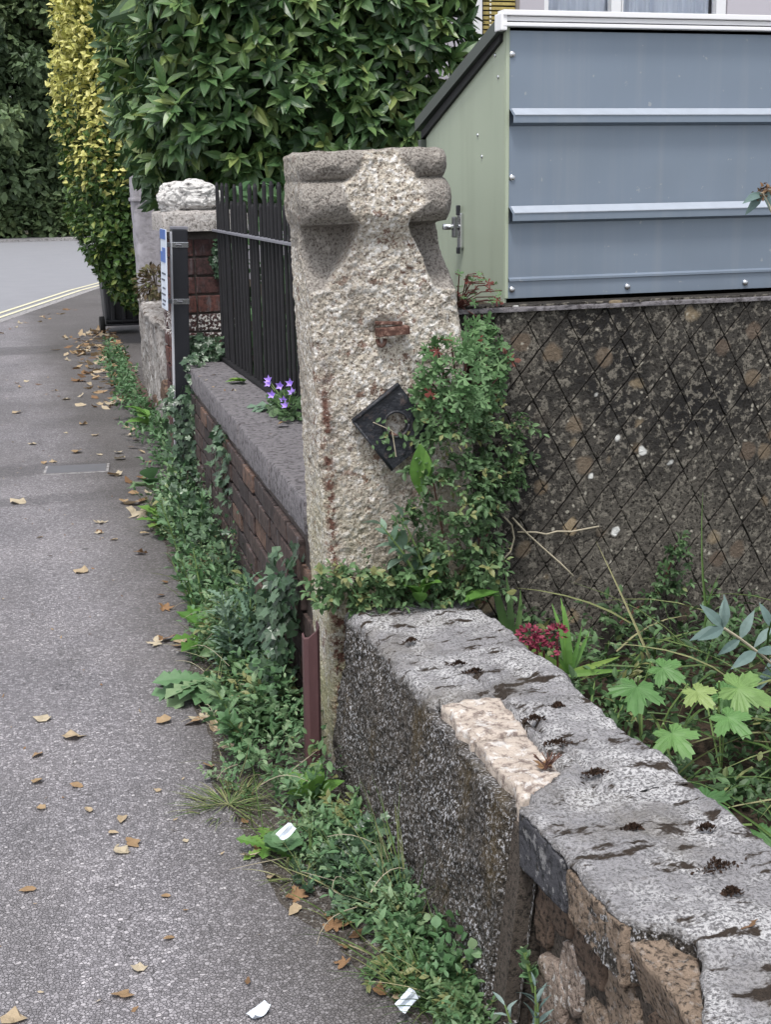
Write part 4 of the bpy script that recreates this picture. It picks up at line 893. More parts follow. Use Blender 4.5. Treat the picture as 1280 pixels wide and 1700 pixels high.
# ------------------------------------------------------------------ beyond the pier: old low wall, pillar, bin, plank
def far_wall():
    root = thing('rough_wall', 'rough flaking whitewashed low wall beyond the sign post', 'wall', (1.15, 9.2, 0))
    ys = np.linspace(7.32, 10.95, 150); m = 44; rows, C = [], []
    for y in ys:
        x0 = np.interp(y, [7.3, 8.2, 9.5, 10.3, 11], [1.0, 1.045, 1.06, 1.13, 1.17]); a = [(x0 + .0, z) for z in np.linspace(-.02, .70, 22)] + [(x0 - .02 + .02 * (1 - math.cos(q)), .705 + .03 * math.sin(q)) for q in (.3, .9, 1.4)] + [(x, .74) for x in np.linspace(x0 + .01, x0 + .22, 12)] + [(x0 + .235, z) for z in np.linspace(.72, .3, 7)]
        rows.append([(x, y, z) for x, z in a])
    P = np.array(rows); G = np.gradient(P, axis=1); NX, NZ = -G[..., 2], G[..., 0]; ln = np.hypot(NX, NZ) + 1e-9
    d = fbm(P, 4, 4, 50) * .05 + fbm(P, 16, 3, 51) * .018; P[..., 0] += NX / ln * d; P[..., 2] += NZ / ln * d
    mesh_np('whitewashed_stone', P.reshape(-1, 3), grid_faces(len(ys), P.shape[1])[:, ::-1], MAT['old_whitewash'], root, True)
    rubble('far_brown', (0.10, 0.07, 0.055), (0.2, 0.13, 0.09), (0.03, 0.02, 0.02), 14)
    for i, (y, z) in enumerate([(7.6, .18), (7.8, .42), (8.1, .2), (8.5, .3), (8.0, .5), (9.0, .15)]):
        ol = [(y + .17 * math.cos(q) * rnd.uniform(.7, 1.1), z + .09 * math.sin(q) * rnd.uniform(.7, 1.1)) for q in np.linspace(0, 2 * math.pi, 8)[:-1]]
        x0 = float(np.interp(y, [7.3, 8.2, 9.5], [1.0, 1.045, 1.06]))
        stone(MB(), ol, ((x0 - .025, 0, 0), (0, 1, 0), (0, 0, 1), (-1, 0, 0)), .05, .01, 170 + i, .012, 32, amp=.012, sc=14).build('bare_stone', MAT['far_brown'], root, True)
    p = thing('rendered_pillar', 'grey painted pillar leaning slightly beneath the dark green hedge', 'pillar', (1.3, 11.1, 0))
    V = []
    zs = np.linspace(0, 1.80, 40)
    nper = 44; rows = []
    for z in zs:
        t = z / 1.80; hw = .125 + .0 * t; cx = 1.325 - .03 * t; row = []
        for q in range(nper):
            a = 2 * math.pi * q / nper; ca, sa = math.cos(a), math.sin(a); k2 = (abs(ca) ** 6 + abs(sa) ** 6) ** (-1 / 6); row.append((cx + hw * ca * k2, 11.12 + hw * sa * k2, z))
        rows.append(row)
    P = np.array(rows); P[..., :2] += (fbm(P, 7, 3, 60) * .012)[..., None]
    rows = np.concatenate([P, P[-1:] * [1, 1, 1] * 0 + (P[-1:].mean(1, keepdims=True) + (P[-1:] - P[-1:].mean(1, keepdims=True)) * .02)])
    mesh_np('pillar_shaft', rows.reshape(-1, 3), grid_faces(len(rows), nper, True), MAT['grey_paint'], p, True)
    ring = MB(); ring.box((1.298, 11.12, 1.49), (.27, .27, .03), None, .008); ring.build('pillar_band', MAT['grey_paint'], p)
far_wall()
def bin_():
    root = thing('wheelie_bin', 'black two-wheeled rubbish bin under the yellow-green hedge', 'bin', (1.43, 15.3, 0))
    b = MB(); z0, z1 = .09, 1.02
    lo = [(1.235, 15.09), (1.625, 15.09), (1.625, 15.50), (1.235, 15.50)]; hi = [(1.195, 14.98), (1.665, 14.98), (1.665, 15.62), (1.195, 15.62)]
    def ring(ps, z, s=1):
        R = []
        for i in range(4):
            p0, p, p1 = Vector(ps[i - 1]), Vector(ps[i]), Vector(ps[(i + 1) % 4]); a = (p0 - p).normalized() * .04; c = (p1 - p).normalized() * .04
            R += [tuple(p + a) + (z,), tuple(p + (a + c) * .3) + (z,), tuple(p + c) + (z,)]
        return R
    V = ring(lo, z0) + ring(hi, z1) + ring([(x + (.02 if x > 1.43 else -.02), y + (.02 if y > 15.3 else -.02)) for x, y in hi], z1) + ring([(x + (.02 if x > 1.43 else -.02), y + (.02 if y > 15.3 else -.02)) for x, y in hi], z1 + .05)
    F = [tuple(range(12))[::-1], tuple(range(36, 48))] + [(k * 12 + i, k * 12 + (i + 1) % 12, (k + 1) * 12 + (i + 1) % 12, (k + 1) * 12 + i) for k in range(3) for i in range(12)]
    b.add(V, F).build('body', MAT['bin_plastic'], root)
    for x in (1.31, 1.43, 1.55): MB().box((x, 15.065, .25), (.04, .05, .26), None, .006).build('rib', MAT['bin_plastic'], root)
    MB().box((1.43, 15.03, .145), (.40, .06, .02), None, .004).build('foot_bar', MAT['bin_plastic'], root)
    MB().tube([(1.16, 15.05, .10), (1.70, 15.05, .10)], .012, 8).build('axle', MAT['dark_steel'], root)
    for x in (1.185, 1.675):
        n = 24; prof = [(-.028, .085), (-.024, .100), (.024, .100), (.028, .085)]
        V = [(x + dx, 15.05 + r * math.cos(2 * math.pi * q / n), .10 + r * math.sin(2 * math.pi * q / n)) for dx, r in prof for q in range(n)]
        F = [(k * n + q, k * n + (q + 1) % n, (k + 1) * n + (q + 1) % n, (k + 1) * n + q) for k in range(3) for q in range(n)]
        m = MB().add(V, F); wh = m.build('wheel', MAT['tyre_rubber'], root, True)
        MB().tube([(x - .026, 15.05, .10), (x + .026, 15.05, .10)], .084, 24).build('wheel_hub', MAT['bin_plastic'], wh)
    MB().box((1.43, 15.30, 1.095), (.50, .68, .035), None, .012).build('lid', MAT['bin_plastic'], root)
    MB().tube([(1.24, 14.95, 1.09), (1.24, 14.91, 1.09), (1.62, 14.91, 1.09), (1.62, 14.95, 1.09)], .014, 8).build('handle', MAT['bin_plastic'], root)
bin_()
tag(MB().box((1.065, 10.75, .035), (.11, 2.05, .07), Matrix.Rotation(-.035, 3, 'Z'), .006).build('timber_board', MAT['plank_wood']), 'dark brown timber board lying on the pavement by the rough wall', 'board')
# offcut of dark red angle leaning on the gatepost
def offcut():
    o = Vector((0.715, 3.225, -.02)); ax = Vector((0.012, .010, 1)).normalized()
    sec = [(0, 0), (.010, -.010), (.034, -.010), (.043, 0), (.043, .022), (.039, .022), (.039, .004), (.032, -.006), (.012, -.006), (.004, .003), (.004, .022), (0, .022)]
    V = [o + Vector((a, b, 0)) for a, b in sec] + [o + ax * (.455 + a * .75 + b * .4) + Vector((a, b, 0)) for a, b in sec]
    m = MB(); n = len(sec); m.add(V, [tuple(range(n))[::-1], tuple(range(n, 2 * n))] + [(i, (i + 1) % n, n + (i + 1) % n, n + i) for i in range(n)])
    tag(m.build('metal_offcut', MAT['oxide_paint']), 'dark red metal angle offcut standing upright against the gatepost foot', 'metal offcut')
offcut()
# ------------------------------------------------------------------ hedges and trees
CAM = np.array([0, 0, 1.6])
def project(P):
    d = np.asarray(P) - CAM; f, r, u = np.array(fw), np.array(cr), np.array(cu); z = d @ f
    return 640 + 2200 * (d @ r) / z, 850 - 2200 * (d @ u) / z, z
def aucuba():
    root = thing('laurel_hedge', 'big glossy dark green spotted laurel hedge overhanging the railings and pier', 'hedge', (1.9, 8.2, .6))
    c0, rad, ex = np.array([1.80, 8.35, 2.75]), np.array([.945, 1.15, 1.25]), 5.0
    def surf(n):
        d = rand_dirs(n); s = (np.abs(d / 1.0) ** ex).sum(1) ** (-1 / ex); q = d * s[:, None]
        nr = nrm(np.sign(q) * np.abs(q) ** (ex - 1) / rad); p = c0 + q * rad
        p += nr * (fbm(p, 1.6, 3, 70) * .16 + fbm(p, 5, 2, 71) * .07)[:, None]; return p, nr
    p, nr = surf(6600); vis = (nr * nrm(CAM - p)).sum(1) > -0.15
    p, nr = p[vis], nr[vis]
    dep = rng.uniform(0, 1, len(p)) ** 1.6 * .42; p = p - nr * dep[:, None]
    A = nrm(nr * .75 + np.array([0, 0, .22]) + rng.normal(0, .33, p.shape))
    ref = np.array([[0, 0, 1.0]]); B = nrm(np.cross(A, ref)); C2 = np.cross(A, B); ph = rng.uniform(0, 6.28, len(p)); tb = rng.uniform(.1, .8, len(p))
    LP, LD, LU, LS, LT, LV = [], [], [], [], [], []
    for j in range(7):
        az = ph + j * 2 * math.pi / 7 + rng.normal(0, .25, len(p)); e = rng.uniform(.6, 1.45, len(p)) if j < 5 else rng.uniform(.15, .7, len(p))
        radv = B * np.cos(az)[:, None] + C2 * np.sin(az)[:, None]; D = A * np.cos(e)[:, None] + radv * np.sin(e)[:, None]; D[:, 2] -= rng.uniform(.1, .55, len(p))
        keep = rng.uniform(0, 1, len(p)) < .88
        LP.append((p + A * .01)[keep]); LD.append(D[keep]); LU.append((A + np.array([0, 0, .35]) + rng.normal(0, .15, p.shape))[keep])
        LS.append(rng.uniform(.078, .148, len(p))[keep]); LT.append(np.clip(tb + rng.normal(0, .16, len(p)) + (.12 if j > 4 else 0), 0, 1)[keep]); LV.append(dep[keep])
    P, D, U, Sc, T, DP = [np.concatenate(q) for q in (LP, LD, LU, LS, LT, LV)]
    R = frames(D, U); mid = P + nrm(D) * (Sc * .5)[:, None]; px, py, pz = project(mid)
    face = np.abs((R[:, :, 2] * nrm(CAM - mid)).sum(1)); score = Sc ** 2 * face / pz ** 2 * np.where((px > 150) & (px < 800) & (py > 0) & (py < 330) & (DP < .06), 1, 0)
    top = np.argsort(-score)[:300]; rest = np.ones(len(P), bool); rest[top] = False
    S3 = np.c_[Sc * rng.uniform(.75, 1.05, len(Sc)), Sc, Sc]
    leaf_objs('leaf', T_LAUREL, P[top], R[top], S3[top], T[top], MAT['laurel_leaf'], root)
    bake('leaves', T_LAUREL, P[rest], R[rest], S3[rest], T[rest], MAT['laurel_leaf'], root)
    # inner twigs and leaves deep in the crown
    n = 3500; q = rng.uniform(-1, 1, (n, 3)); q = q[((np.abs(q) ** ex).sum(1)) < .55]; Pi = c0 + q * rad
    bake('inner_leaves', T_CLUMP, Pi, frames(rand_dirs(len(Pi)), rand_dirs(len(Pi))), rng.uniform(.16, .30, len(Pi)), rng.uniform(0, .3, len(Pi)), MAT['laurel_leaf'], root)
    st = MB()
    for i in range(14):
        x, y = rnd.uniform(1.2, 2.6), rnd.uniform(7.7, 8.9); tx, ty = x + rnd.uniform(-.4, .4), y + rnd.uniform(-.4, .4)
        st.tube([(x, y, .55), ((x + tx) / 2 + rnd.uniform(-.05, .05), (y + ty) / 2, 1.3), (tx, ty, 2.6)], [.025, .02, .008], 6)
    st.build('stems', MAT['bark'], root, True)
aucuba()
def privet():
    root = thing('golden_privet', 'tall golden privet with yellow leaves above and green leaves below over the bin', 'hedge', (1.75, 14.7, .5))
    def surf(n):
        d = rand_dirs(n); ex = 2.6; s = (np.abs(d) ** ex).sum(1) ** (-1 / ex); q = d * s[:, None]; nr = nrm(np.sign(q) * np.abs(q) ** (ex - 1) / np.array([.62, .8, 1.85]))
        return q, nr
    q, nr = surf(26000); keep = (nr[:, 1] < .25); q, nr = q[keep], nr[keep]
    dep = rng.uniform(0, 1, len(q)) ** 1.5 * .28
    P = q * np.array([.64, .72, 1.92]) + np.array([1.50, 14.25, 2.28]); P += nr * (fbm(P, 2.2, 3, 80) * .13 + fbm(P, 7, 2, 81) * .05 - dep)[:, None]
    P[:, 0] += .14 * sstep(1.2, .40, P[:, 2]) - .03
    inb = (P[:, 0] > 1.05) & (P[:, 1] > 14.88) & (P[:, 2] < 1.2); P, nr, dep = P[~inb], nr[~inb], dep[~inb]
    D = nrm(nr * .55 + rng.normal(0, .55, P.shape) + np.array([0, 0, .12])); U = nr + np.array([0, 0, .8]) + rng.normal(0, .3, P.shape)
    z = P[:, 2] + fbm(P, 1.8, 3, 82) * .5
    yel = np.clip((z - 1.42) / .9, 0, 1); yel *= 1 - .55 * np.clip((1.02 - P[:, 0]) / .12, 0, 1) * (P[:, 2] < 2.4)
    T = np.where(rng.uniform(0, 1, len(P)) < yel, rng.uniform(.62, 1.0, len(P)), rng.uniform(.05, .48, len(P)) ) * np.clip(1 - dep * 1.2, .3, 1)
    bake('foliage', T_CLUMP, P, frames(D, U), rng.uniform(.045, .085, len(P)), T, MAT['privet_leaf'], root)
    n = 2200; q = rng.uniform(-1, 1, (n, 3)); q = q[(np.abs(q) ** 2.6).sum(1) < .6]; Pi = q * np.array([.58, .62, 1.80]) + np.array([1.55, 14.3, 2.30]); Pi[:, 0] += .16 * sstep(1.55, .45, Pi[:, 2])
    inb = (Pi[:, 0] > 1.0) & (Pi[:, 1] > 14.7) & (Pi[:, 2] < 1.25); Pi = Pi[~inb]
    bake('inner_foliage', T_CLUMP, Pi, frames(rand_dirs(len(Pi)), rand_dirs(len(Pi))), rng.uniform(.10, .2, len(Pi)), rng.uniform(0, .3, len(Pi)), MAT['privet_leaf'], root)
    st = MB()
    for i in range(8):
        x = rnd.uniform(1.75, 2.1); st.tube([(x, 14.6 + rnd.uniform(-.2, .2), .0), (x - .1, 14.6, .9), (1.5 + rnd.uniform(-.3, .3), 14.5, 2.6)], [.03, .022, .008], 6)
    st.build('stems', MAT['bark'], root, True)
privet()
def tree(name, label, x, y, h, w_, n, base=1.2, leaf=.30, seed=1, tint=(.0, .9), group=None, cz=.55):
    root = thing(name, label, 'tree', (x, y, -.05), group)
    tr = MB(); pts = [(x, y, -.1), (x + .1, y, h * .3), (x - .1, y + .1, h * .6), (x, y, h * .9)]; tr.tube(pts, [.26, .2, .13, .03], 8)
    for i in range(9):
        a = rnd.uniform(0, 6.28); z0 = h * rnd.uniform(.25, .7); L = w_ * rnd.uniform(.5, .9); tr.tube([(x, y, z0), (x + L * .5 * math.cos(a), y + L * .5 * math.sin(a), z0 + L * .35), (x + L * math.cos(a), y + L * math.sin(a), z0 + L * .5)], [.08, .05, .015], 5)
    tr.build('trunk', MAT['bark'], root, True)
    # crown = many leafy boughs
    m = 110; bc = np.c_[rng.normal(0, .5, m), rng.normal(0, .5, m), rng.uniform(-1, 1, m)]; bc[:, :2] *= np.sqrt(np.clip(1.08 - bc[:, 2:] ** 2, .05, 1)); bc = bc * np.array([w_, w_ * .8, (h - base) / 2]) + np.array([x, y, base + (h - base) / 2])
    k = rng.integers(0, m, n); d = rand_dirs(n); r_ = rng.uniform(.35, 1, n) ** .5 * rng.uniform(.5, .95, m)[k]
    P = bc[k] + d * r_[:, None] * np.array([1, 1, .75]); tb = rng.uniform(-.25, .25, m)[k]
    T = np.clip(.42 + tb + rng.normal(0, .15, n), *tint); P[:, 2] = np.maximum(P[:, 2], .05)
    bake('crown', T_CLUMP, P, frames(nrm(d + rng.normal(0, .6, d.shape) + np.array([0, 0, -.2])), d + np.array([0, 0, .7])), rng.uniform(.6, 1.25, n) * leaf, T, MAT['tree_leaf'], root)
tree('street_tree', 'tall dark green tree across the road nearest the yellow hedge', 2.6, 46.0, 9.5, 1.9, 13000, .6, .30, 1)
tree('street_tree', 'tall dark green tree across the road at the picture edge', 0.1, 45.0, 11.0, 2.6, 17000, .3, .30, 2)
tree('street_tree', 'tall tree across the road hidden behind the yellow hedge', 6.8, 48.0, 10.0, 2.6, 5000, .4, .42, 3)
tree('street_tree', 'tall tree further along the far side of the road', -5.5, 47.0, 10.0, 3.0, 5000, .4, .42, 4)
tree('street_tree', 'tall dark tree standing deepest in the trees across the road', 3.6, 56.0, 12.0, 3.2, 7000, .4, .45, 5)
def far_hedge():
    root = thing('roadside_hedge', 'mid green roadside hedge along the far pavement under tall trees', 'hedge', (2, 44.6, 0))
    n = 12000; P = np.c_[rng.uniform(-10, 13, n), rng.uniform(43.9, 45.4, n), rng.uniform(0, 1, n) ** .8 * 2.0]
    P[:, 2] *= .75 + .3 * fbm(P * [1, 1, 0], .6, 3, 90); P[:, 1] += fbm(P, .9, 3, 91) * .3
    bake('foliage', T_CLUMP, P, frames(rand_dirs(n) * [1, 1, .5] + [0, -.5, 0], rand_dirs(n) + [0, -.3, 1]), rng.uniform(.14, .28, n), np.clip(.55 + .3 * fbm(P, .8, 3, 92) + rng.normal(0, .15, n), 0, 1), MAT['tree_leaf'], root)
    st = MB()
    for i in range(30): x = -9 + i * .75; st.tube([(x, 44.8, 0), (x + .1, 44.8, 1.2)], [.03, .015], 5)
    st.build('stems', MAT['bark'], root)
far_hedge()
def shrub_behind():
    root = thing('green_shrub', 'dim green shrub growing in the garden behind the black railings', 'shrub', (1.55, 6.0, .6))
    n = 2600; P = np.c_[rng.uniform(1.25, 2.3, n), rng.uniform(4.9, 7.4, n), .6 + rng.uniform(0, 1, n) ** 1.3 * 1.0]; P[:, 2] -= .0
    T = np.clip(rng.normal(.35, .25, n), 0, 1)
    bake('foliage', T_OVATE, P, frames(rand_dirs(n) + [-.3, -.2, 0], rand_dirs(n) + [-.3, 0, .8]), rng.uniform(.05, .10, n), T, MAT['weed_leaf'], root)
    st = MB()
    for i in range(12): x, y = rnd.uniform(1.4, 2.1), rnd.uniform(5.1, 7.2); st.tube([(x, y, .55), (x + .05, y, 1.5)], [.012, .005], 5)
    st.build('stems', MAT['bark'], root)
shrub_behind()
def rusty_shrub():
    root = thing('brown_shrub', 'small shrub with brownish leaves on the rough wall beside the grey pillar', 'shrub', (1.25, 10.4, .74))
    n = 420; d = rand_dirs(n); P = np.array([1.26, 10.45, .86]) + d * (rng.uniform(.2, 1, n) ** .5)[:, None] * np.array([.17, .30, .15]); P[:, 2] = np.maximum(P[:, 2], .72)
    bake('foliage', T_OVATE, P, frames(d + rand_dirs(n) * .5, d + [0, 0, .8]), rng.uniform(.035, .06, n), np.clip(rng.normal(.5, .25, n), 0, 1), MAT['rusty_shrub_leaf'], root)
    st = MB()
    for i in range(7): st.tube([(1.26, 10.45, .70), (1.26 + rnd.uniform(-.13, .13), 10.45 + rnd.uniform(-.2, .2), .98)], [.006, .003], 5)
    st.build('stems', MAT['bark'], root)
rusty_shrub()

# ------------------------------------------------------------------ ivy
def ivy(label, P, Nn, size=.045, group=None, tint=(.15, .9), nobj=0, mat='ivy_leaf', tmpl=None):
    tmpl = tmpl or T_IVY; c = P.mean(0); root = thing('ivy', label, 'ivy', tuple(float(v) for v in (c[0], c[1], P[:, 2].min())), group)
    n = len(P); D = nrm(np.array([0, 0, -.8]) + rng.normal(0, .5, P.shape) + Nn * .35); U = Nn + rng.normal(0, .3, P.shape) + [0, 0, .3]
    R = frames(D, U); Sc = rng.uniform(.6, 1.15, n) * size; T = rng.uniform(*tint, n)
    idx = rng.permutation(n); a, b = idx[:nobj], idx[nobj:]
    if nobj: leaf_objs('leaf', tmpl, P[a] + Nn[a] * .012, R[a], np.repeat(Sc[a][:, None], 3, 1) * 1.1, T[a], MAT[mat], root)
    bake('leaves', tmpl, P[b], R[b], Sc[b], T[b], MAT[mat], root)
    st = MB(); o = P[np.argsort(P[:, 2])]
    for i in range(8):
        k = rnd.randrange(0, max(1, len(o) // 4)); pts = [o[k]] + [o[min(len(o) - 1, k + (len(o) - k) * q // 4 - 1)] * .5 + o[k] * .5 for q in (1, 2, 3)]
        st.tube([tuple(p - Nn[0] * .01) for p in pts], .003, 5)
    st.build('stems', MAT['bark'], root)
def box_pts(n, lo, hi): return rng.uniform(lo, hi, (n, 3))
P = box_pts(420, (.72, 3.56, .12), (.80, 3.98, .62)); P = P[P[:, 2] < .64 - (P[:, 1] - 3.56) * .75 + fbm(P, 12, 2, 100) * .1]; P[:, 0] -= .03 * (P[:, 2] < .3) - SP(P[:, 1])
ivy('dark glossy ivy climbing the brick wall close behind the stone gatepost', P, np.tile([-1., -.3, .1], (len(P), 1)), .050, None, (.1, .9), 40)
P = box_pts(260, (1.09, 6.80, 1.13), (1.20, 6.84, 1.34)); P = P[(np.abs(P[:, 0] - 1.16) / .06 + np.abs(P[:, 2] - 1.24) / .13) < 1.1]
ivy('small round patch of ivy on the upper brick pier beside the railings', P, np.tile([0, -1., .1], (len(P), 1)), .040)
P = np.vstack([box_pts(520, (.95, 6.62, .66), (1.20, 6.86, .86)), box_pts(420, (.90, 6.42, .18), (.99, 6.70, .80))]); P = P[fbm(P, 9, 2, 103) > -.3]
ivy('ivy spilling over the far end of the coping at the brick pier foot', P, np.tile([-.3, -1., .5], (len(P), 1)), .042, None, (.25, 1.0))
P = box_pts(360, (.79, 6.30, .05), (.96, 6.56, .64)); P = P[fbm(P, 8, 2, 104) > -.2]
ivy('ivy and leafy growth around the foot of the black sign post', P, np.tile([-.5, -1., .2], (len(P), 1)), .046, None, (.2, 1.0))
P = box_pts(110, (.84, 5.05, .36), (.86, 5.45, .66)); P = P[fbm(P, 9, 2, 105) > -.1]
ivy('sparse ivy sprig hanging halfway along the sooty brick wall', P, np.tile([-1., -.2, .1], (len(P), 1)), .042, None, (.4, 1.0))

# ------------------------------------------------------------------ weeds along the wall foot
YS = [2.0, 2.165, 2.42, 2.71, 3.03, 3.40, 3.77, 4.12, 4.64, 5.9, 6.6, 6.9]; XS = [.72, .70, .64, .56, .535, .52, .55, .54, .655, .715, .66, .80]
def weeds():
    n = 3300; y = 2.0 + (4.9) * rng.uniform(0, 1, n) ** 1.15; xo = np.interp(y, YS, XS) + fbm(np.c_[y, y * 0, y * 0], 6, 3, 110) * .10
    t = rng.uniform(0, 1, n) ** .75; x = xo + (.80 + np.maximum(SP(y), 0) - xo) * t
    x = np.where((y > 3.2) & (y < 3.55), np.minimum(x, .785), x)
    P = np.c_[x, y, np.zeros(n)]; dens = fbm(P, 4.5, 3, 111); keep = (dens * 2.2 + t * 1.0 > .19) & ~((np.abs(x - .735) < .05) & (np.abs(y - 3.2) < .07)); P, t = P[keep], t[keep]; y = P[:, 1]
    hgt = (.030 + .14 * t ** 1.3) * (1 + 1.0 * fbm(P, 5, 2, 112)) * np.interp(y, [2, 2.9, 3.4, 4, 5, 7], [.55, .75, 1.0, 1.0, 1.15, 1.1]); P[:, 2] = rng.uniform(0, .55, len(P)) * hgt * t
    A = np.c_[-.45 + rng.normal(0, .45, len(P)), -.15 + rng.normal(0, .45, len(P)), np.full(len(P), .95)]
    z1, z2 = fbm(P, 2.6, 2, 113), fbm(P, 3.4, 2, 117)
    sp = np.where(z1 > .16, np.where(z2 > 0, 1, 2), np.where(z1 < -.16, np.where(z2 > 0, 3, 4), 0))
    for q, (tm, lf, mt, tr, wd, nl, lb) in enumerate([(T_OVATE, .028, 'weed_leaf', (.2, .95), 1.0, 7, 'dense low green weeds with small oval leaves along the wall foot'), (T_ROUND, .036, 'weed_leaf', (.1, .7), 1.0, 6, 'patches of rounder leaved weeds among the wall foot growth'),
            (T_OVATE, .046, 'climber_leaf', (.4, 1), .9, 6, 'coarse nettle-like weeds with larger leaves at the wall foot'), (T_IVY, .042, 'ivy_leaf', (.4, 1), 1.0, 5, 'ivy runners creeping through the weeds along the wall foot'), (T_SMALL, .020, 'geranium_leaf', (.1, .85), 1.0, 12, 'tiny leaved bright green weeds in patches along the wall foot')]):
        sel = sp == q
        a = shoots(P[sel], A[sel], nl, hgt[sel] + .02, np.where(t[sel] > .3, lf, lf * .7) * rng.choice([.55, .8, 1., 1.2], sel.sum()) * np.interp(P[sel][:, 1], [2, 2.8, 3.6, 6], [.68, .78, .95, 1.15]), .95, .2, tr); a[3] = np.clip(a[3] + .6 * fbm(a[0], 6, 2, 114), 0, .94 if q == 4 else 1)
        o = bake('weed_mat', tm, a[0], a[1], np.c_[a[2] * wd, a[2], a[2]], a[3], MAT[mt], None, 'stuff'); o['label'] = lb; o['category'] = 'weeds'
    n = 420; y = 2.0 + 4.8 * rng.uniform(0, 1, n) ** 1.2; t = rng.uniform(.35, 1, n); xo = np.interp(y, YS, XS); x = xo + (.79 + np.maximum(SP(y), 0) - xo) * t; P = np.c_[x, y, np.full(n, .01)]
    P = P[~((y > 3.1) & (y < 3.6) & (x > .70))]; n = len(P); a = shoots(P, np.c_[rng.normal(-.35, .4, n), rng.normal(-.1, .4, n), np.ones(n)], 8, rng.uniform(.10, .24, n) * np.interp(P[:, 1], [2, 3, 4], [.55, .75, 1]), rng.uniform(.028, .050, n) * np.interp(P[:, 1], [2, 3, 4], [.65, .8, 1]), .9, .12, (.35, 1.0))
    o = bake('weed_mat', T_LANCE, a[0], a[1], np.c_[a[2] * 1.9, a[2], a[2]], a[3], MAT['weed_leaf'], None, 'stuff'); o['label'] = 'taller pointed leaved weeds standing out of the wall foot growth'; o['category'] = 'weeds'
    # further on, past the sign post
    n = 260; y = rng.uniform(7.0, 12.5, n); x = np.interp(y, [7, 9.5, 12.5], [.98, 1.0, 1.12]) - np.abs(rng.normal(0, .07, n)); P = np.c_[x, y, rng.uniform(0, .15, n)]
    a = shoots(P, np.c_[rng.normal(-.3, .4, n), rng.normal(0, .4, n), np.ones(n)], 7, .12, .05, .9, .2, (.1, .8)); o = bake('weed_mat', T_OVATE, *a[:3], a[3], MAT['weed_leaf'], None, 'stuff')
    o['label'] = 'straggling weeds along the foot of the rough whitewashed wall'; o['category'] = 'weeds'
    n = 420; y = rng.uniform(2.05, 6.6, n); xo = np.interp(y, YS, XS); x = xo + (.79 - xo) * rng.uniform(0, 1, n); P = np.c_[x, y, np.full(n, .005)]; Sc = rng.uniform(.06, .22, n)
    o = bake('weed_grass', T_BLADE, P, frames(np.c_[rng.normal(-.2, .5, n), rng.normal(-.1, .5, n), np.ones(n)], rand_dirs(n) * .5 + [0, 0, .8]), np.c_[np.full(n, .07), Sc, Sc], rng.uniform(.2, 1, n), MAT['grass_blade']); o['label'] = 'thin green and straw grass blades mixed through the wall foot weeds'; o['category'] = 'grass'
    ds = MB()
    for i in range(55):
        y_ = rnd.uniform(2.1, 6.4); x_ = float(np.interp(y_, YS, XS)) + rnd.uniform(.0, .2); L_ = rnd.uniform(.06, .2); a_ = rnd.uniform(0, 6.28); z_ = rnd.uniform(.0, .12); h_ = rnd.uniform(.0, .07); bnd = rnd.uniform(-.5, .5); ds.tube([(x_ + L_ * q * math.cos(a_ + bnd * q), y_ + L_ * q * math.sin(a_ + bnd * q), z_ + h_ * math.sin(q * 2.2)) for q in (0, .2, .4, .6, .8, 1)], [.0013, .0013, .0012, .0010, .0008, .0005], 4)
    o = ds.build('dead_stalks', MAT['straw'], None, False, 'stuff'); o['label'] = 'dead straw coloured stalks tangled through the wall foot weeds'; o['category'] = 'stalks'
    ny, nx = 160, 14; Yg = np.linspace(1.95, 6.85, ny); G = []
    for y_ in Yg:
        x0 = float(np.interp(y_, YS, XS)) - .03 + .03 * float(fbm(np.array([y_, 0., 0.]), 6, 3, 115)); x1 = .79 + max(0., .0385 * (y_ - 3.6)) + .03
        for i in range(nx): t_ = i / (nx - 1); G.append((x0 + (x1 - x0) * t_, y_, .001 + .022 * t_ ** 1.5))
    G = np.array(G); G[:, 2] += np.abs(fbm(G, 30, 3, 116)) * .008 * np.tile(np.linspace(0, 1, nx), ny)
    structure(mesh_np('verge_soil', G, grid_faces(ny, nx), MAT['verge_dirt'], None, True))
weeds()
def rosette(name, label, cat, c, n, L, tmpl, mat, e=(.9, 1.4), wide=1.0, tint=(.3, .9), az=None, zup=0.0, stem=None, group=None, part='leaf'):
    root = thing(name, label, cat, c, group); az0 = rng.uniform(0, 6.28); az_ = az0 + np.arange(n) * 2.39996 if az is None else rng.uniform(az[0], az[1], n)
    el = rng.uniform(*e, n); D = np.c_[np.cos(az_) * np.sin(el), np.sin(az_) * np.sin(el), np.cos(el)]; P = np.tile(np.array(c, float), (n, 1)); P[:, 2] += zup * rng.uniform(0, 1, n)
    U = np.tile([0, 0, 1.0], (n, 1)) + rng.normal(0, .15, (n, 3)) - D * .2; Sc = rng.uniform(.7, 1.1, n) * L
    leaf_objs(part, tmpl, P, frames(D, U), np.c_[Sc * wide, Sc, Sc], rng.uniform(*tint, n), MAT[mat], root)
    if stem:
        m = MB()
        for p in stem: m.tube(p, .0035, 5)
        m.build('stem', MAT['green_stem'], root)
    return root
rosette('dandelion', 'dandelion with jagged leaves sprawling over the pavement edge', 'plant', (.60, 4.05, .03), 12, .20, T_JAG, 'weed_leaf', (1.1, 1.5), .9, (.5, 1), (2.2, 4.6))
rosette('dandelion', 'dandelion tuft with upright jagged leaves below the middle of the brick wall', 'plant', (.67, 4.45, .02), 10, .19, T_JAG, 'bright_leaf', (.5, 1.2), .8, (0, .5))
rosette('dandelion', 'bright dandelion rosette at the foot of the black sign post', 'plant', (.74, 6.15, .02), 14, .17, T_JAG, 'bright_leaf', (.6, 1.35), .9, (.1, .8))
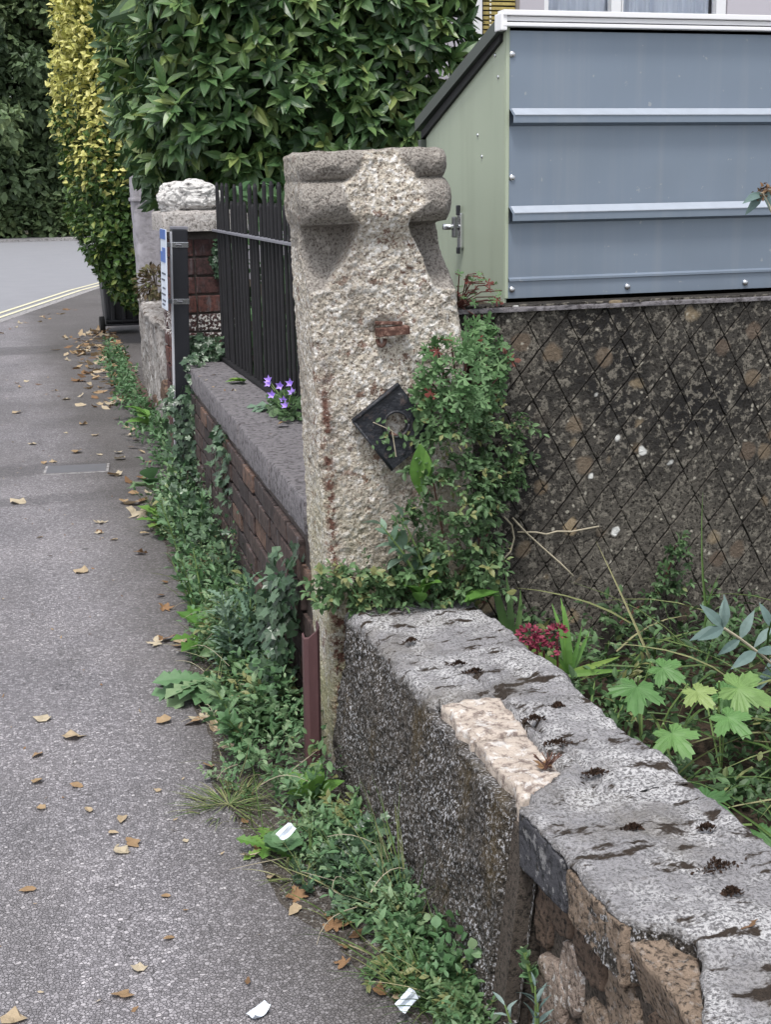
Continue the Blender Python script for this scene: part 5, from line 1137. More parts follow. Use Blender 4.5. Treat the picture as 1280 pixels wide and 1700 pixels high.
rosette('dandelion', 'small dandelion on the tarmac below the white paper scrap', 'plant', (.545, 2.93, .01), 8, .085, T_JAG, 'bright_leaf', (.9, 1.4), .9, (.2, .9))
rosette('dock_plant', 'broad leaved dock growing against the dark red offcut', 'plant', (.70, 3.10, .04), 5, .115, T_LAUREL, 'bright_leaf', (.3, .9), 1.5, (.2, .8))
rosette('mallow', 'mallow with one large round leaf at the tarmac edge', 'plant', (.575, 2.87, .04), 4, .075, T_MALLOW, 'weed_leaf', (1.0, 1.4), 1.0, (.4, .8))
rosette('broadleaf_weed', 'weed with very broad soft leaves beside the sign post', 'plant', (.76, 7.05, .28), 7, .13, T_OVATE, 'bright_leaf', (.8, 1.4), 1.1, (.1, .5), (1.8, 4.6), .14)
rosette('broadleaf_weed', 'pale broad leaves drooping low at the sign post base', 'plant', (.70, 6.45, .10), 6, .17, T_LAUREL, 'weed_leaf', (.7, 1.4), 1.5, (.6, 1), (1.8, 4.6), .1)
def tall_weed(name, label, base, h, n, L, tmpl, mat, lean=(0, 0), tint=(.2, .9), nobj=30, rad=.05, ns=4, spread=.8):
    root = thing(name, label, 'plant', base); st = MB(); LP, LR, LS, LT = [], [], [], []
    for s in range(ns):
        a = rnd.uniform(0, 6.28); top = Vector(base) + Vector((lean[0] + rad * math.cos(a), lean[1] + rad * math.sin(a), h * rnd.uniform(.7, 1))); b0 = Vector(base) + Vector((rad * .4 * math.cos(a), rad * .4 * math.sin(a), 0))
        st.tube([b0, (b0 + top) / 2 + Vector((0, 0, h * .05)), top], [.004, .003, .0015], 5)
        ax = np.array((top - b0).normalized()); A = np.tile(ax, (1, 1)); r = shoots(np.array([b0]), A, n, (top - b0).length, L, spread, .1, tint, .08, .4)
        LP.append(r[0]); LR.append(r[1]); LS.append(r[2]); LT.append(r[3])
    P, R, Sc, T = [np.concatenate(q) for q in (LP, LR, LS, LT)]
    k = min(nobj, len(P)); o = np.argsort(-Sc); leaf_objs('leaf', tmpl, P[o[:k]], R[o[:k]], np.repeat(Sc[o[:k]][:, None], 3, 1), T[o[:k]], MAT[mat], root)
    if k < len(P): bake('leaves', tmpl, P[o[k:]], R[o[k:]], Sc[o[k:]], T[o[k:]], MAT[mat], root)
    st.build('stems', MAT['green_stem'], root); return root
tall_weed('feathery_weed', 'tall feathery grey-green weed standing against the brick wall', (.70, 4.05, 0), .36, 26, .085, T_THISTLE, 'thistle_leaf', (0, 0), (.3, 1), 60, .06, 6)
tall_weed('leafy_weed', 'tall leafy weed under the near end of the brick wall', (.68, 4.75, 0), .30, 14, .055, T_OVATE, 'weed_leaf', (-.03, 0), (.3, .9), 30, .08, 5)
tall_weed('leafy_weed', 'leafy weed with long stems halfway to the sign post', (.74, 5.5, 0), .32, 14, .055, T_OVATE, 'weed_leaf', (-.03, 0), (.3, .9), 30, .10, 6)
tall_weed('nettle', 'nettle-like weed pressed between dark offcut and feathery weed', (.64, 3.55, 0), .20, 14, .060, T_OVATE, 'weed_leaf', (-.05, -.02), (.4, 1), 40, .10, 7)
tall_weed('willow_weed', 'narrow leaved weed sprouting from the bottom of the rubble', (.815, 1.90, .05), .17, 12, .05, T_LANCE, 'glaucous_leaf', (-.02, 0), (.3, 1), 25, .03, 3)
tall_weed('rubble_weed', 'small oval leaved weed rooted in the broken render', (.842, 1.985, .16), .09, 9, .028, T_ROUND, 'weed_leaf', (-.03, .02), (.5, 1), 25, .03, 3)
def grass(name, label, c, n, L, spread=.5, tint=(.1, .9), nobj=24, mat='grass_blade', r=.04, lean=(0, 0)):
    root = thing(name, label, 'grass', c); a = rng.uniform(0, 6.28, n); rr = rng.uniform(0, 1, n) * r; P = np.c_[c[0] + rr * np.cos(a), c[1] + rr * np.sin(a), np.full(n, c[2])]
    D = np.c_[np.cos(a) * spread + rng.normal(0, .25, n) + lean[0], np.sin(a) * spread + rng.normal(0, .25, n) + lean[1], np.ones(n)]; Sc = rng.uniform(.5, 1.05, n) * L; R = frames(D, rand_dirs(n) * .4 + np.c_[-np.cos(a), -np.sin(a), np.full(n, .8)]); T = rng.uniform(*tint, n)
    wd = .0032 / (.05 * Sc) ; S3 = np.c_[Sc * wd, Sc, Sc]
    leaf_objs('blade', T_BLADE, P[:nobj], R[:nobj], S3[:nobj], T[:nobj], MAT[mat], root); bake('blades', T_BLADE, P[nobj:], R[nobj:], S3[nobj:], T[nobj:], MAT[mat], root)
grass('grass_tuft', 'dry thin grass tuft spreading onto the tarmac beside the weeds', (.50, 3.22, 0), 170, .085, 1.3, (.3, .9), 20, 'grass_blade', .10, (-.2, 0))
grass('grass_tuft', 'tall wild grass growing up the dark rendered face of the wall', (.775, 2.50, .0), 60, .30, .22, (.2, .95), 24, 'grass_blade', .09, (-.05, 0))
grass('grass_tuft', 'grass with long narrow blades at the very foot of the near wall', (.735, 2.22, .0), 60, .18, .4, (.1, .8), 24, 'grass_blade', .08, (-.1, 0))
grass('grass_tuft', 'short dry grass strands under the small dandelion', (.60, 2.78, .0), 60, .09, .9, (.4, .9), 16, 'grass_blade', .06, (-.1, 0))

# ------------------------------------------------------------------ climbers on the gatepost and the scored wall
POLY = [(1.075, 1.19), (1.20, 1.215), (1.33, 1.19), (1.355, 1.07), (1.30, .99), (1.40, .95), (1.46, .935), (1.41, .85), (1.43, .79), (1.32, .70), (1.34, .60), (1.31, .48), (1.05, .47), (.90, .50), (.79, .52), (.775, .565), (.90, .60), (.975, .66), (.985, .75), (1.02, .80), (1.05, .90), (1.08, 1.0)]
def climbers():
    def region(n, poly): q = sample_poly(poly, n); return q
    def place(q, out):
        x, z = q[:, 0], q[:, 1]; edge = np.interp(z, [.4, .9, 1.23], [1.228, 1.222, 1.19]); yb = np.where(x < edge, 3.285, 3.435); yb = np.where((x > edge) & (x < edge + .09), 3.33 + (x - edge), yb)
        return np.c_[x, yb - out, z]
    lower = [p for p in POLY]; q = region(620, lower); q = q[q[:, 1] < .99]; q = q[fbm(np.c_[q, q[:, 0] * 0], 9, 2, 120) > -.45]; cen = np.array([1.18, .75])
    b = np.clip(1 - np.linalg.norm((q - cen) / [.30, .36], axis=1), 0, 1); out = rng.uniform(0, 1, len(q)) * (.015 + .09 * b); P = place(q, out)
    root = thing('climbing_weed', 'mass of small dark leaved creeper covering the lower right of the gatepost', 'creeper', (1.2, 3.35, .47))
    A = np.c_[rng.normal(0, .55, len(q)), -.75 + rng.normal(0, .2, len(q)), rng.normal(.15, .5, len(q))]
    a = shoots(P, A, 7, rng.uniform(.03, .07, len(P)), rng.uniform(.018, .030, len(P)), 1.0, .15, (.1, .95)); a = [v for v in a]
    k = rng.permutation(len(a[0])); i, j = k[:120], k[120:]
    leaf_objs('leaf', T_OVATE, a[0][i] + [0, -.012, 0], a[1][i], np.repeat(a[2][i][:, None] * 1.15, 3, 1), a[3][i], MAT['climber_leaf'], root)
    bake('leaves', T_OVATE, a[0][j], a[1][j], a[2][j], a[3][j], MAT['climber_leaf'], root)
    st = MB()
    for s in range(12):
        t = rnd.choice(q.tolist()); p0 = (rnd.uniform(1.08, 1.26), 3.29, .46); p1 = place(np.array([t]), np.array([.01]))[0]; m = [(p0[i] + p1[i]) / 2 for i in range(3)]; m[1] = min(p0[1], p1[1]) - .008
        st.tube([p0, m, tuple(p1)], .0022, 5)
    st.build('stems', MAT['red_stem'], root)
    # trailing fringe over the wall top, in front of the post foot
    n = 110; P = np.c_[rng.uniform(.77, 1.28, n), rng.uniform(3.20, 3.30, n), rng.uniform(.495, .60, n)]
    P[:, 0] = np.where(rng.uniform(0, 1, n) < .3, rng.uniform(.77, .92, n), P[:, 0])
    root = thing('trailing_creeper', 'light green creeper trailing over the end of the wall at the gatepost', 'creeper', (1.0, 3.25, .5))
    a = shoots(P, np.c_[rng.normal(-.1, .6, n), -.6 + rng.normal(0, .2, n), rng.normal(.35, .3, n)], 7, .05, rng.uniform(.022, .036, n), 1.0, .15, (.5, 1))
    k = rng.permutation(len(a[0])); i, j = k[:80], k[80:]
    leaf_objs('leaf', T_OVATE, a[0][i], a[1][i], np.repeat(a[2][i][:, None] * 1.1, 3, 1), a[3][i], MAT['climber_leaf'], root); bake('leaves', T_OVATE, a[0][j], a[1][j], a[2][j], a[3][j], MAT['climber_leaf'], root)
    # herb robert clump, red stems
    up_ = [(1.045, 1.03), (1.06, 1.15), (1.10, 1.215), (1.18, 1.20), (1.26, 1.235), (1.34, 1.215), (1.365, 1.12), (1.33, 1.00), (1.25, .96), (1.15, 1.0), (1.09, .99)]
    q = region(420, up_); root = thing('wild_geranium', 'bright green wild geranium with red stems on the gatepost shoulder', 'plant', (1.19, 3.30, .93))
    cen = np.array([1.20, 1.09]); b = np.clip(1 - np.linalg.norm((q - cen) / [.20, .16], axis=1), 0, 1); P = place(q, rng.uniform(.2, 1, len(q)) * (.02 + .09 * b))
    n = len(P); D = np.c_[(q - cen) * 2.2 + rng.normal(0, .45, (n, 2)), rng.normal(-.35, .25, n)][:, [0, 2, 1]]; D[:, 2] -= .35; U = np.tile([0, -1., .75], (n, 1)) + rng.normal(0, .3, (n, 3)); R = frames(D, U); Sc = rng.uniform(.024, .042, n); T = np.where(rng.uniform(0, 1, n) < .02, .98, rng.uniform(.2, .88, n))
    leaf_objs('leaf', T_GERAN, P[:260], R[:260], np.repeat(Sc[:260, None], 3, 1), T[:260], MAT['geranium_leaf'], root); bake('leaves', T_GERAN, P[260:], R[260:], Sc[260:], T[260:], MAT['geranium_leaf'], root)
    st = MB()
    for s in range(34):
        p1 = P[rnd.randrange(n)]; p0 = (1.195 + rnd.uniform(-.03, .05), 3.36, .96 + rnd.uniform(-.05, .06)); m = [(p0[i] + p1[i]) / 2 for i in range(3)]; m[1] -= .03; st.tube([p0, m, tuple(p1)], .0024, 5)
    for x, z in ((1.222, 1.0), (1.235, .98)): st.tube([(x, 3.37, z), (x + .004, 3.33, z + .14)], .006, 6)
    st.build('stems', MAT['red_stem'], root)
    # geranium on the wall top by the shed
    n = 34; root = thing('wild_geranium', 'reddish wild geranium sprouting from the wall top against the shed side', 'plant', (1.245, 3.44, 1.26))
    P = np.c_[rng.uniform(1.21, 1.36, n), rng.uniform(3.40, 3.47, n), rng.uniform(1.275, 1.375, n)]; P[:, 2] -= (P[:, 0] - 1.21) * .3; Sc = rng.uniform(.016, .030, n)
    leaf_objs('leaf', T_GERAN, P, frames(rng.normal(0, 1, (n, 3)) * [1, .5, .3], np.tile([0, -.8, .8], (n, 1)) + rng.normal(0, .4, (n, 3))), np.repeat(Sc[:, None], 3, 1), np.where(rng.uniform(0, 1, n) < .45, rng.uniform(.94, 1, n), rng.uniform(.5, .85, n)), MAT['geranium_leaf'], root)
    st = MB()
    for p in P[:22]: st.tube([(1.225 + rnd.uniform(-.01, .02), 3.45, 1.262), ((1.225 + p[0]) / 2, 3.43, p[2]), tuple(p)], .0018, 5)
    st.build('stems', MAT['red_stem'], root)
    # sow-thistle and dock in front of the post
    tall_weed('sow_thistle', 'bluish sow thistle leaning out from the gatepost above the creeper', (1.06, 3.24, .55), .22, 8, .070, T_LAUREL, 'thistle_leaf', (-.10, -.03), (.4, .9), 30, .03, 3, 1.0)
    root = thing('hart_tongue_leaf', 'long upright bright green leaf hanging below the black plate', 'plant', (1.045, 3.235, .80))
    leaf_objs('leaf', T_LAUREL, np.array([[1.045, 3.225, .935], [1.052, 3.232, .93]]), frames(np.array([[.02, -.10, -1.0], [-.05, -.25, -1.]]), np.array([[.1, -1., .1], [-.5, -1., .1]])), np.array([[.16, .135, .10], [.12, .10, .10]]), np.array([.25, .55]), MAT['bright_leaf'], root)
    MB().tube([(1.06, 3.26, .80), (1.056, 3.235, .88), (1.047, 3.228, .935)], .003, 5).build('stem', MAT['green_stem'], root)
    rosette('broad_weed', 'light green broad leaved weed on the wall end below the creeper', 'plant', (1.035, 3.20, .505), 8, .085, T_OVATE, 'bright_leaf', (.2, 1.0), 1.0, (.1, .5), None, .05)
    rosette('spotted_dock', 'dark broad dock leaf lying on the far corner of the wall end', 'plant', (1.15, 3.17, .51), 3, .10, T_LAUREL, 'bright_leaf', (1.0, 1.3), 1.4, (0, .2), (-1.2, .3))
    n = 40; P = np.c_[rng.uniform(1.045, 1.10, n), rng.uniform(3.245, 3.268, n), rng.uniform(.93, 1.06, n)]
    root = thing('plate_creeper', 'pinkish green creeper tips curling over the upper right edge of the black plate', 'creeper', (1.08, 3.28, .93)); Sc = rng.uniform(.018, .032, n)
    leaf_objs('leaf', T_OVATE, P, frames(np.c_[rng.normal(-.5, .6, n), rng.normal(-.2, .2, n), rng.normal(-.2, .6, n)], np.tile([0, -1., .4], (n, 1)) + rng.normal(0, .3, (n, 3))), np.repeat(Sc[:, None], 3, 1), rng.uniform(.3, 1, n), MAT['climber_leaf'], root)
    st = MB(); st.tube([(1.12, 3.30, 1.02), (1.07, 3.262, 1.0), (1.045, 3.26, .985)], .002, 5); st.tube([(1.12, 3.30, .96), (1.08, 3.262, .96)], .002, 5); st.build('stems', MAT['red_stem'], root)
    # little sprig in the plate hole
    root = thing('plate_sprig', 'tiny yellowing sprigs hanging in the hole of the black plate', 'plant', (.985, 3.262, .97)); n = 26
    P = np.c_[rng.uniform(.925, 1.03, n), np.full(n, 3.258), rng.uniform(.90, 1.0, n)]; leaf_objs('leaf', T_OVATE, P, frames(rng.normal(0, 1, (n, 3)) * [1, .3, 1], np.tile([0, -1., .3], (n, 1))), np.repeat(rng.uniform(.012, .022, n)[:, None], 3, 1), rng.uniform(.6, 1, n), MAT['climber_leaf'], root)
    st = MB(); st.tube([(.93, 3.260, .995), (.98, 3.258, .97), (.99, 3.257, .90)], .0015, 5); st.build('stems', MAT['straw'], root)
climbers()
def wall_creepers():
    pts = np.array([(1.74, .30), (1.79, .34), (1.85, .37), (1.885, .40), (1.89, .44), (1.905, .48), (1.915, .525)]); q = np.repeat(pts, 9, 0) + rng.normal(0, .022, (63, 2)); n = len(q)
    root = thing('wall_creeper', 'slim leafy creeper climbing the scored wall above the maple leaves', 'creeper', (1.8, 3.42, .28))
    P = np.c_[q[:, 0], 3.44 - rng.uniform(.0, .05, n), q[:, 1]]; a = shoots(P, np.c_[rng.normal(0, .5, n), -.7 + rng.normal(0, .2, n), rng.normal(.3, .4, n)], 5, .03, .026, 1.0, .1, (.1, .8))
    k = rng.permutation(len(a[0])); i, j = k[:60], k[60:]; leaf_objs('leaf', T_OVATE, a[0][i], a[1][i], np.repeat(a[2][i][:, None], 3, 1), a[3][i], MAT['climber_leaf'], root); bake('leaves', T_OVATE, a[0][j], a[1][j], a[2][j], a[3][j], MAT['climber_leaf'], root)
    MB().tube([(x, 3.43, z) for x, z in pts], .003, 5).build('stems', MAT['red_stem'], root)
    root = thing('dead_twigs', 'pale dead stems arching against the scored wall beside the creeper', 'twigs', (1.4, 3.42, .5))
    for pp in ([(1.353, .672), (1.384, .64), (1.392, .60), (1.375, .565), (1.335, .541)], [(1.38, .665), (1.43, .612), (1.49, .555), (1.535, .512), (1.565, .478)]):
        MB().tube([(x, 3.405 + .02 * math.sin(i), z) for i, (x, z) in enumerate(pp)], .0028, 6).build('stem', MAT['straw'], root, True)
    tag(MB().tube([(x, 3.441, z) for x, z in ((1.41, .612), (1.468, .606), (1.50, .597), (1.534, .603), (1.58, .598), (1.668, .606))], .0028, 6).build('root_thread', MAT['straw'], None, True), 'pale root thread lying across the scored wall', 'root')
wall_creepers()

# ------------------------------------------------------------------ garden bed on the right
def garden():
    n = 1500; x = rng.uniform(1.22, 3.0, n); y = rng.uniform(1.5, 3.44, n); P = np.c_[x, y, np.full(n, .19)]
    back = sstep(2.4, 3.4, y); h = (.10 + .10 * fbm(P, 3, 2, 130)).clip(.04) + .03 * back; P[:, 2] += rng.uniform(0, .6, n) * h
    a = shoots(P, np.c_[rng.normal(-.1, .45, n), rng.normal(-.2, .45, n), np.ones(n)], 7, h, rng.uniform(.022, .046, n), .95, .2, (.0, .8)); o = bake('undergrowth', T_OVATE, *a[:3], a[3], MAT['climber_leaf'], None, 'stuff'); o['label'] = 'dark tangled leafy undergrowth in the bed behind the near wall'; o['category'] = 'undergrowth'
    n = 330; P = np.c_[rng.uniform(1.25, 2.7, n), rng.uniform(1.7, 3.3, n), rng.uniform(.19, .36, n)]; D = np.c_[rng.normal(0, 1, n), rng.normal(-.1, .6, n), rng.uniform(.1, .8, n)]; Sc = rng.uniform(.2, .42, n)
    o = bake('grass', T_BLADE, P, frames(D, np.tile([0, 0, 1.], (n, 1)) + rng.normal(0, .3, (n, 3))), np.c_[Sc * .007 / (.05 * Sc), Sc, Sc], rng.uniform(.1, .9, n), MAT['grass_blade'], None, 'stuff'); o['label'] = 'long grass blades lying across the garden bed'; o['category'] = 'grass'
    def maple(label, pts, seed):
        root = thing('maple_seedling', label, 'seedling', (pts[0][0] + .03, pts[0][1] + .02, .2)); st = MB()
        for (x, y, z, L, t, az, tilt) in pts:
            D = np.array([[math.sin(az), -math.cos(az) , -.25]]); U = np.array([[-.15 + tilt, -.75, .85]]); leaf_objs('leaf', T_MAPLE, np.array([[x, y, z]]), frames(D, U), np.array([[L, L, L]]), np.array([t]), MAT['maple_leaf'], root)
            st.tube([(pts[0][0] + .03, pts[0][1] + .02, .20), ((x + pts[0][0]) / 2 + .02, y + .03, (z + .2) / 2 + .05), (x, y, z)], .0024, 5)
        st.build('stems', MAT['green_stem'], root)
    maple('maple seedling with broad bright leaves just over the near wall edge', [(1.40, 2.66, .455, .125, .3, -.5, -.1), (1.50, 2.60, .445, .085, .95, .2, 0), (1.455, 2.70, .47, .09, .35, .6, .1), (1.35, 2.44, .43, .105, .6, .1, 0)], 1)
    maple('maple seedling with paler leaves pointing right by the grey sprig', [(1.57, 2.58, .45, .13, .7, .9, .2), (1.53, 2.52, .41, .10, .5, .3, .1), (1.60, 2.66, .40, .10, .3, .8, 0)], 2)
    maple('low maple seedling with a dark leaf against the coping edge', [(1.285, 2.20, .39, .10, .0, .5, .2), (1.40, 2.15, .32, .08, .1, .2, 0)], 3)
    # buddleia sprigs
    def budd(label, stem, sides, L, base, tips):
        root = thing('buddleia_sprig', label, 'sprig', base); MB().tube(stem, .0038, 6).build('stem', MAT['straw'], root); P, D, U = [], [], []
        for i, p in enumerate(stem[1:] if len(stem) > 2 else stem):
            for s in sides: P.append(p); D.append(s); U.append((0, -.6, .9))
        for t in tips: P.append(stem[-1]); D.append(t); U.append((0, -.8, .6))
        n = len(P); D = np.array(D, float) + rng.normal(0, .22, (n, 3)); Sc = rng.uniform(.75, 1.1, n) * L
        leaf_objs('leaf', T_LANCE, np.array(P, float), frames(D, np.array(U, float) + rng.normal(0, .3, (n, 3))), np.c_[Sc * 1.5, Sc, Sc], rng.uniform(.2, .9, n), MAT['glaucous_leaf'], root)
    budd('grey-green buddleia sprig leaning over the bed in front of the scored wall', [(1.98, 2.85, .28), (1.90, 2.85, .35), (1.84, 2.85, .40), (1.79, 2.85, .44), (1.74, 2.85, .475)], [(-.8, -.3, -.3), (.35, -.2, .7)], .085, (1.98, 2.85, .2), [(-.5, -.1, .9), (.25, -.1, 1), (-1, -.2, -.1)])
    budd('grey-green buddleia shoot behind the leaning sprig at the bed edge', [(2.10, 3.0, .22), (2.04, 3.0, .32), (1.98, 3.0, .40)], [(-.9, -.3, -.1), (.6, -.3, .4)], .085, (2.1, 3.0, .2), [(-.4, -.1, 1), (.5, -.1, .7)])
    budd('grey-green buddleia tip with dead flower hanging before the grey shed panel', [(2.30, 3.0, .2), (2.20, 3.05, .9), (2.03, 3.08, 1.40), (1.945, 3.1, 1.555)], [], .075, (2.3, 3.0, .2), [(-.9, -.1, -.5), (-.8, -.2, .1), (.6, -.2, -.6), (.9, -.1, -.1), (-.3, -.6, -.6)])
    sp = thing('dead_flower_spike', 'brown dead buddleia flower spike in front of the shed panel', 'flower', (1.972, 3.1, 1.56)); n = 60
    t_ = rng.uniform(0, 1, n); P = np.c_[1.932 + .03 * t_ + rng.normal(0, .008, n), 3.1 + rng.normal(0, .008, n), 1.555 + .012 * t_ + rng.normal(0, .007, n)]
    bake('florets', T_SMALL, P, frames(rand_dirs(n), rand_dirs(n)), rng.uniform(.008, .016, n), rng.uniform(0, .35, n), MAT['dry_leaf'], sp)
    MB().tube([(1.93, 3.1, 1.553), (1.968, 3.1, 1.566)], .002, 5).build('stalk', MAT['straw'], sp)
    # strap-leaved plant, dark blade, red sedum heads
    root = thing('strap_leaf_plant', 'strap leaved plant with bright yellow-green blades beyond the wall corner', 'plant', (1.352, 2.95, .34))
    Ds = np.array([[-.10, -.1, 1], [.02, -.1, 1], [.04, -.15, 1], [-.75, -.3, .75], [.95, -.2, .30], [.85, -.4, .15], [-.3, -.5, .6], [.3, -.2, .9], [.5, .1, .6]]); n = len(Ds)
    L = np.array([.17, .18, .16, .16, .15, .14, .10, .12, .13]); leaf_objs('leaf', T_BLADE, np.tile([[1.352, 2.95, .36]], (n, 1)), frames(Ds, np.tile([0, -1., .5], (n, 1))), np.c_[L * 2.4, L, L], np.array([.3, .45, .2, .7, .85, .6, .1, .0, .1]), MAT['bright_leaf'], root)
    root = thing('dark_blade_plant', 'dark narrow blades standing in front of the scored wall', 'plant', (1.30, 3.2, .36)); leaf_objs('leaf', T_BLADE, np.array([[1.285, 3.2, .36], [1.29, 3.2, .36], [1.30, 3.2, .36]]), frames(np.array([[-.15, 0, 1.], [.12, 0, 1.], [.4, 0, 1.]]), np.tile([0, -1., .2], (3, 1))), np.array([[.5, .26, .2], [.45, .18, .2], [.4, .14, .2]]), np.array([0., 0, .1]), MAT['grass_blade'], root)
    for i, (x, z, r, lb) in enumerate(((1.262, .452, .030, 'bright crimson sedum head resting on the near wall corner'), (1.222, .498, .026, 'faded crimson sedum head nearest the creeper'), (1.297, .497, .020, 'small crimson sedum head beside the strap leaves'), (1.243, .476, .018, 'pinkish sedum head between two larger crimson heads'))):
        root = thing('sedum_head', lb, 'flower', (x, 2.9, z - .05)); n = 70; d = rand_dirs(n); d[:, 2] = np.abs(d[:, 2]) * .9 - .2; P = np.array([x, 2.9, z]) + d * r
        bake('petals', T_SMALL, P, frames(d + rand_dirs(n) * .3, rand_dirs(n)), np.full(n, .014), np.zeros(n), MAT['petal_red'], root); MB().tube([(x + .01, 2.91, z - .14), (x, 2.9, z)], .003, 5).build('stalk', MAT['red_stem'], root)
    tall_weed('garden_weed', 'leafy weed with yellowing leaves filling the bed behind the strap leaves', (1.50, 3.15, .2), .22, 16, .045, T_OVATE, 'climber_leaf', (0, -.05), (.3, 1), 40, .16, 8)
    tall_weed('garden_weed', 'leafy weed below the low maple leaf at the lower bed corner', (1.50, 2.02, .2), .16, 12, .045, T_ROUND, 'bright_leaf', (0, 0), (.1, .8), 40, .10, 7)
    tall_weed('garden_weed', 'small leaved weed close along the inner wall edge', (1.29, 2.72, .2), .22, 14, .040, T_OVATE, 'geranium_leaf', (.03, 0), (.1, .8), 40, .09, 7)
garden()
# campanula and hart's tongue on the coping
def coping_plants():
    root = thing('campanula', 'campanula with violet bell flowers against the foot of the railings', 'plant', (1.06, 4.95, .73)); n = 150
    d = rand_dirs(n); P = np.array([1.075, 4.93, .765]) + d * (rng.uniform(.1, 1, n) ** .5)[:, None] * np.array([.075, .17, .05]); P[:, 2] = np.maximum(P[:, 2], .738)
    R = frames(d + rand_dirs(n) * .5, d + [0, -.4, .9]); k = 60; Sc = rng.uniform(.022, .036, n); T = rng.uniform(.2, .9, n)
    leaf_objs('leaf', T_MALLOW, P[:k], R[:k], np.repeat(Sc[:k, None], 3, 1), T[:k], MAT['climber_leaf'], root); bake('leaves', T_MALLOW, P[k:], R[k:], Sc[k:], T[k:], MAT['climber_leaf'], root)
    fl = None; st = MB()
    for (x, y, z) in ((1.02, 5.02, .855), (1.055, 4.98, .842), (1.01, 4.92, .815), (1.05, 4.90, .795), (1.085, 4.90, .82), (1.095, 4.98, .845), (1.03, 5.08, .835), (1.04, 4.82, .785)):
        a = rnd.uniform(-.5, .5); m = MB()
        for q in range(5):
            t = 2 * math.pi * q / 5; c_, s_ = math.cos(t), math.sin(t); c2, s2 = math.cos(t + .63), math.sin(t + .63); c1, s1 = math.cos(t - .63), math.sin(t - .63)
            m.add([(0, 0, 0), (.010 * c1, .010 * s1, .016), (.019 * c_, .019 * s_, .024), (.010 * c2, .010 * s2, .016)], [(0, 1, 2, 3)])
        o = m.build('flower', MAT['petal_violet'], root); M = Matrix.Translation((x, y, z)) @ Matrix.Rotation(1.0 + a, 4, 'X') @ Matrix.Rotation(-.6, 4, 'Y')
        for v in o.data.vertices: v.co = M @ v.co
        st.tube([(1.07, 4.94, .76), (x, y, z)], .0016, 4)
    st.build('stems', MAT['green_stem'], root)
    rosette('fern', 'small fern lying flat across the dark coping', 'plant', (1.07, 5.12, .738), 5, .19, T_THISTLE, 'thistle_leaf', (1.35, 1.5), .7, (.6, 1), (2.6, 3.9))
    rosette('hawkweed', 'small pale weed at the rail foot near the pier', 'plant', (1.07, 5.85, .738), 8, .08, T_LAUREL, 'bright_leaf', (1.0, 1.4), 1.2, (.4, 1), (2.0, 4.4))
coping_plants()

# ------------------------------------------------------------------ fallen leaves and litter
def dry_mesh(kind, i):
    V, F = {'oval': T_LAUREL, 'broad': T_ROUND, 'lobed': T_MAPLE}[kind]; V = V.copy(); r = np.random.default_rng(i)
    V[:, 0] *= r.uniform(.9, 1.7) if kind == 'oval' else 1.0; V[:, 1] -= .5
    cu, tw = r.uniform(.25, .95), r.uniform(-.5, .5); V[:, 0] *= 1 + .25 * np.sin(V[:, 1] * 11 + i); V[:, 1] += .08 * np.sin(V[:, 0] * 13 + i)
    V[:, 2] = .55 * cu * (V[:, 0] ** 2) * 2 + .35 * np.abs(V[:, 1]) ** 2 * r.uniform(-.2, 1.2) + tw * V[:, 0] * V[:, 1] + .05 * np.sin(V[:, 0] * 9 + i)
    V[:, 2] -= V[:, 2].min(); t = [.55, .85, 1.0, .2, .7, .85, .4, 1.0, .35, .7][i % 10]
    me = bpy.data.meshes.new('fallen_leaf'); me.from_pydata(V.tolist(), [], F.tolist()); a = me.attributes.new('tint', 'FLOAT', 'POINT'); a.data.foreach_set('value', np.full(len(V), t, np.float32)); me.materials.append(MAT['dry_leaf']); return me
LV = [dry_mesh(k, i) for i, k in enumerate(['oval', 'broad', 'lobed', 'oval', 'broad', 'oval', 'lobed', 'broad', 'oval', 'lobed'])]
KIND = ['narrow', 'broad', 'lobed', 'narrow', 'broad', 'long', 'lobed', 'round', 'slim', 'jagged']; HUE = ['tan', 'pale tan', 'cream', 'dark brown', 'light brown', 'pale tan', 'orange-brown', 'cream', 'orange-brown', 'light brown']
def fallen(x, y, L, where, group, z=.004, tilt=.18, mi=None):
    i = mi if mi is not None else rnd.randrange(len(LV)); o = bpy.data.objects.new('fallen_leaf', LV[i]); COL.objects.link(o)
    o.location = (x, y, z); o.rotation_euler = (rnd.uniform(-tilt, tilt), rnd.uniform(-tilt, tilt), rnd.uniform(0, 6.28)); o.scale = (L * .88, L * .88, L * .7)
    size = 'small ' if L < .045 else ('large ' if L > .085 else '')
    tag(o, size + HUE[i] + ' ' + KIND[i] + ' fallen leaf ' + where, 'leaf', group)
def litter(name, label, spots, key='oval'):
    V0 = dry_mesh('oval', 3); V = np.array([v.co[:] for v in V0.vertices]); F = np.array([p.vertices[:] for p in V0.polygons]); n = len(spots); sp_ = np.array(spots)
    o = bake(name, (V, F), sp_[:, :3], frames(np.c_[rng.normal(0, 1, (n, 2)), rng.normal(0, .25, n)], np.tile([0, 0, 1.], (n, 1)) + rng.normal(0, .25, (n, 3))), sp_[:, 3], rng.uniform(.1, 1, n), MAT['dry_leaf']); o['label'] = label; o['category'] = 'leaf litter'
G1 = 'fallen leaves on the open tarmac'; G2 = 'fallen leaves along the weedy wall foot'; G3 = 'drift of fallen leaves by the bin'; G4 = 'fallen leaves along the far kerb'
def w1(x, y):
    a = 'on tarmac nearest the weeds' if x > .3 else ('furthest from the weeds' if x < .08 + .012 * y else 'on the bare tarmac')
    b = 'level with the near wall' if y < 3.2 else ('level with the gatepost' if y < 4.2 else ('level with the brick wall' if y < 6.4 else ('around the metal cover' if y < 8.6 else 'short of the bin')))
    return a + ' ' + b
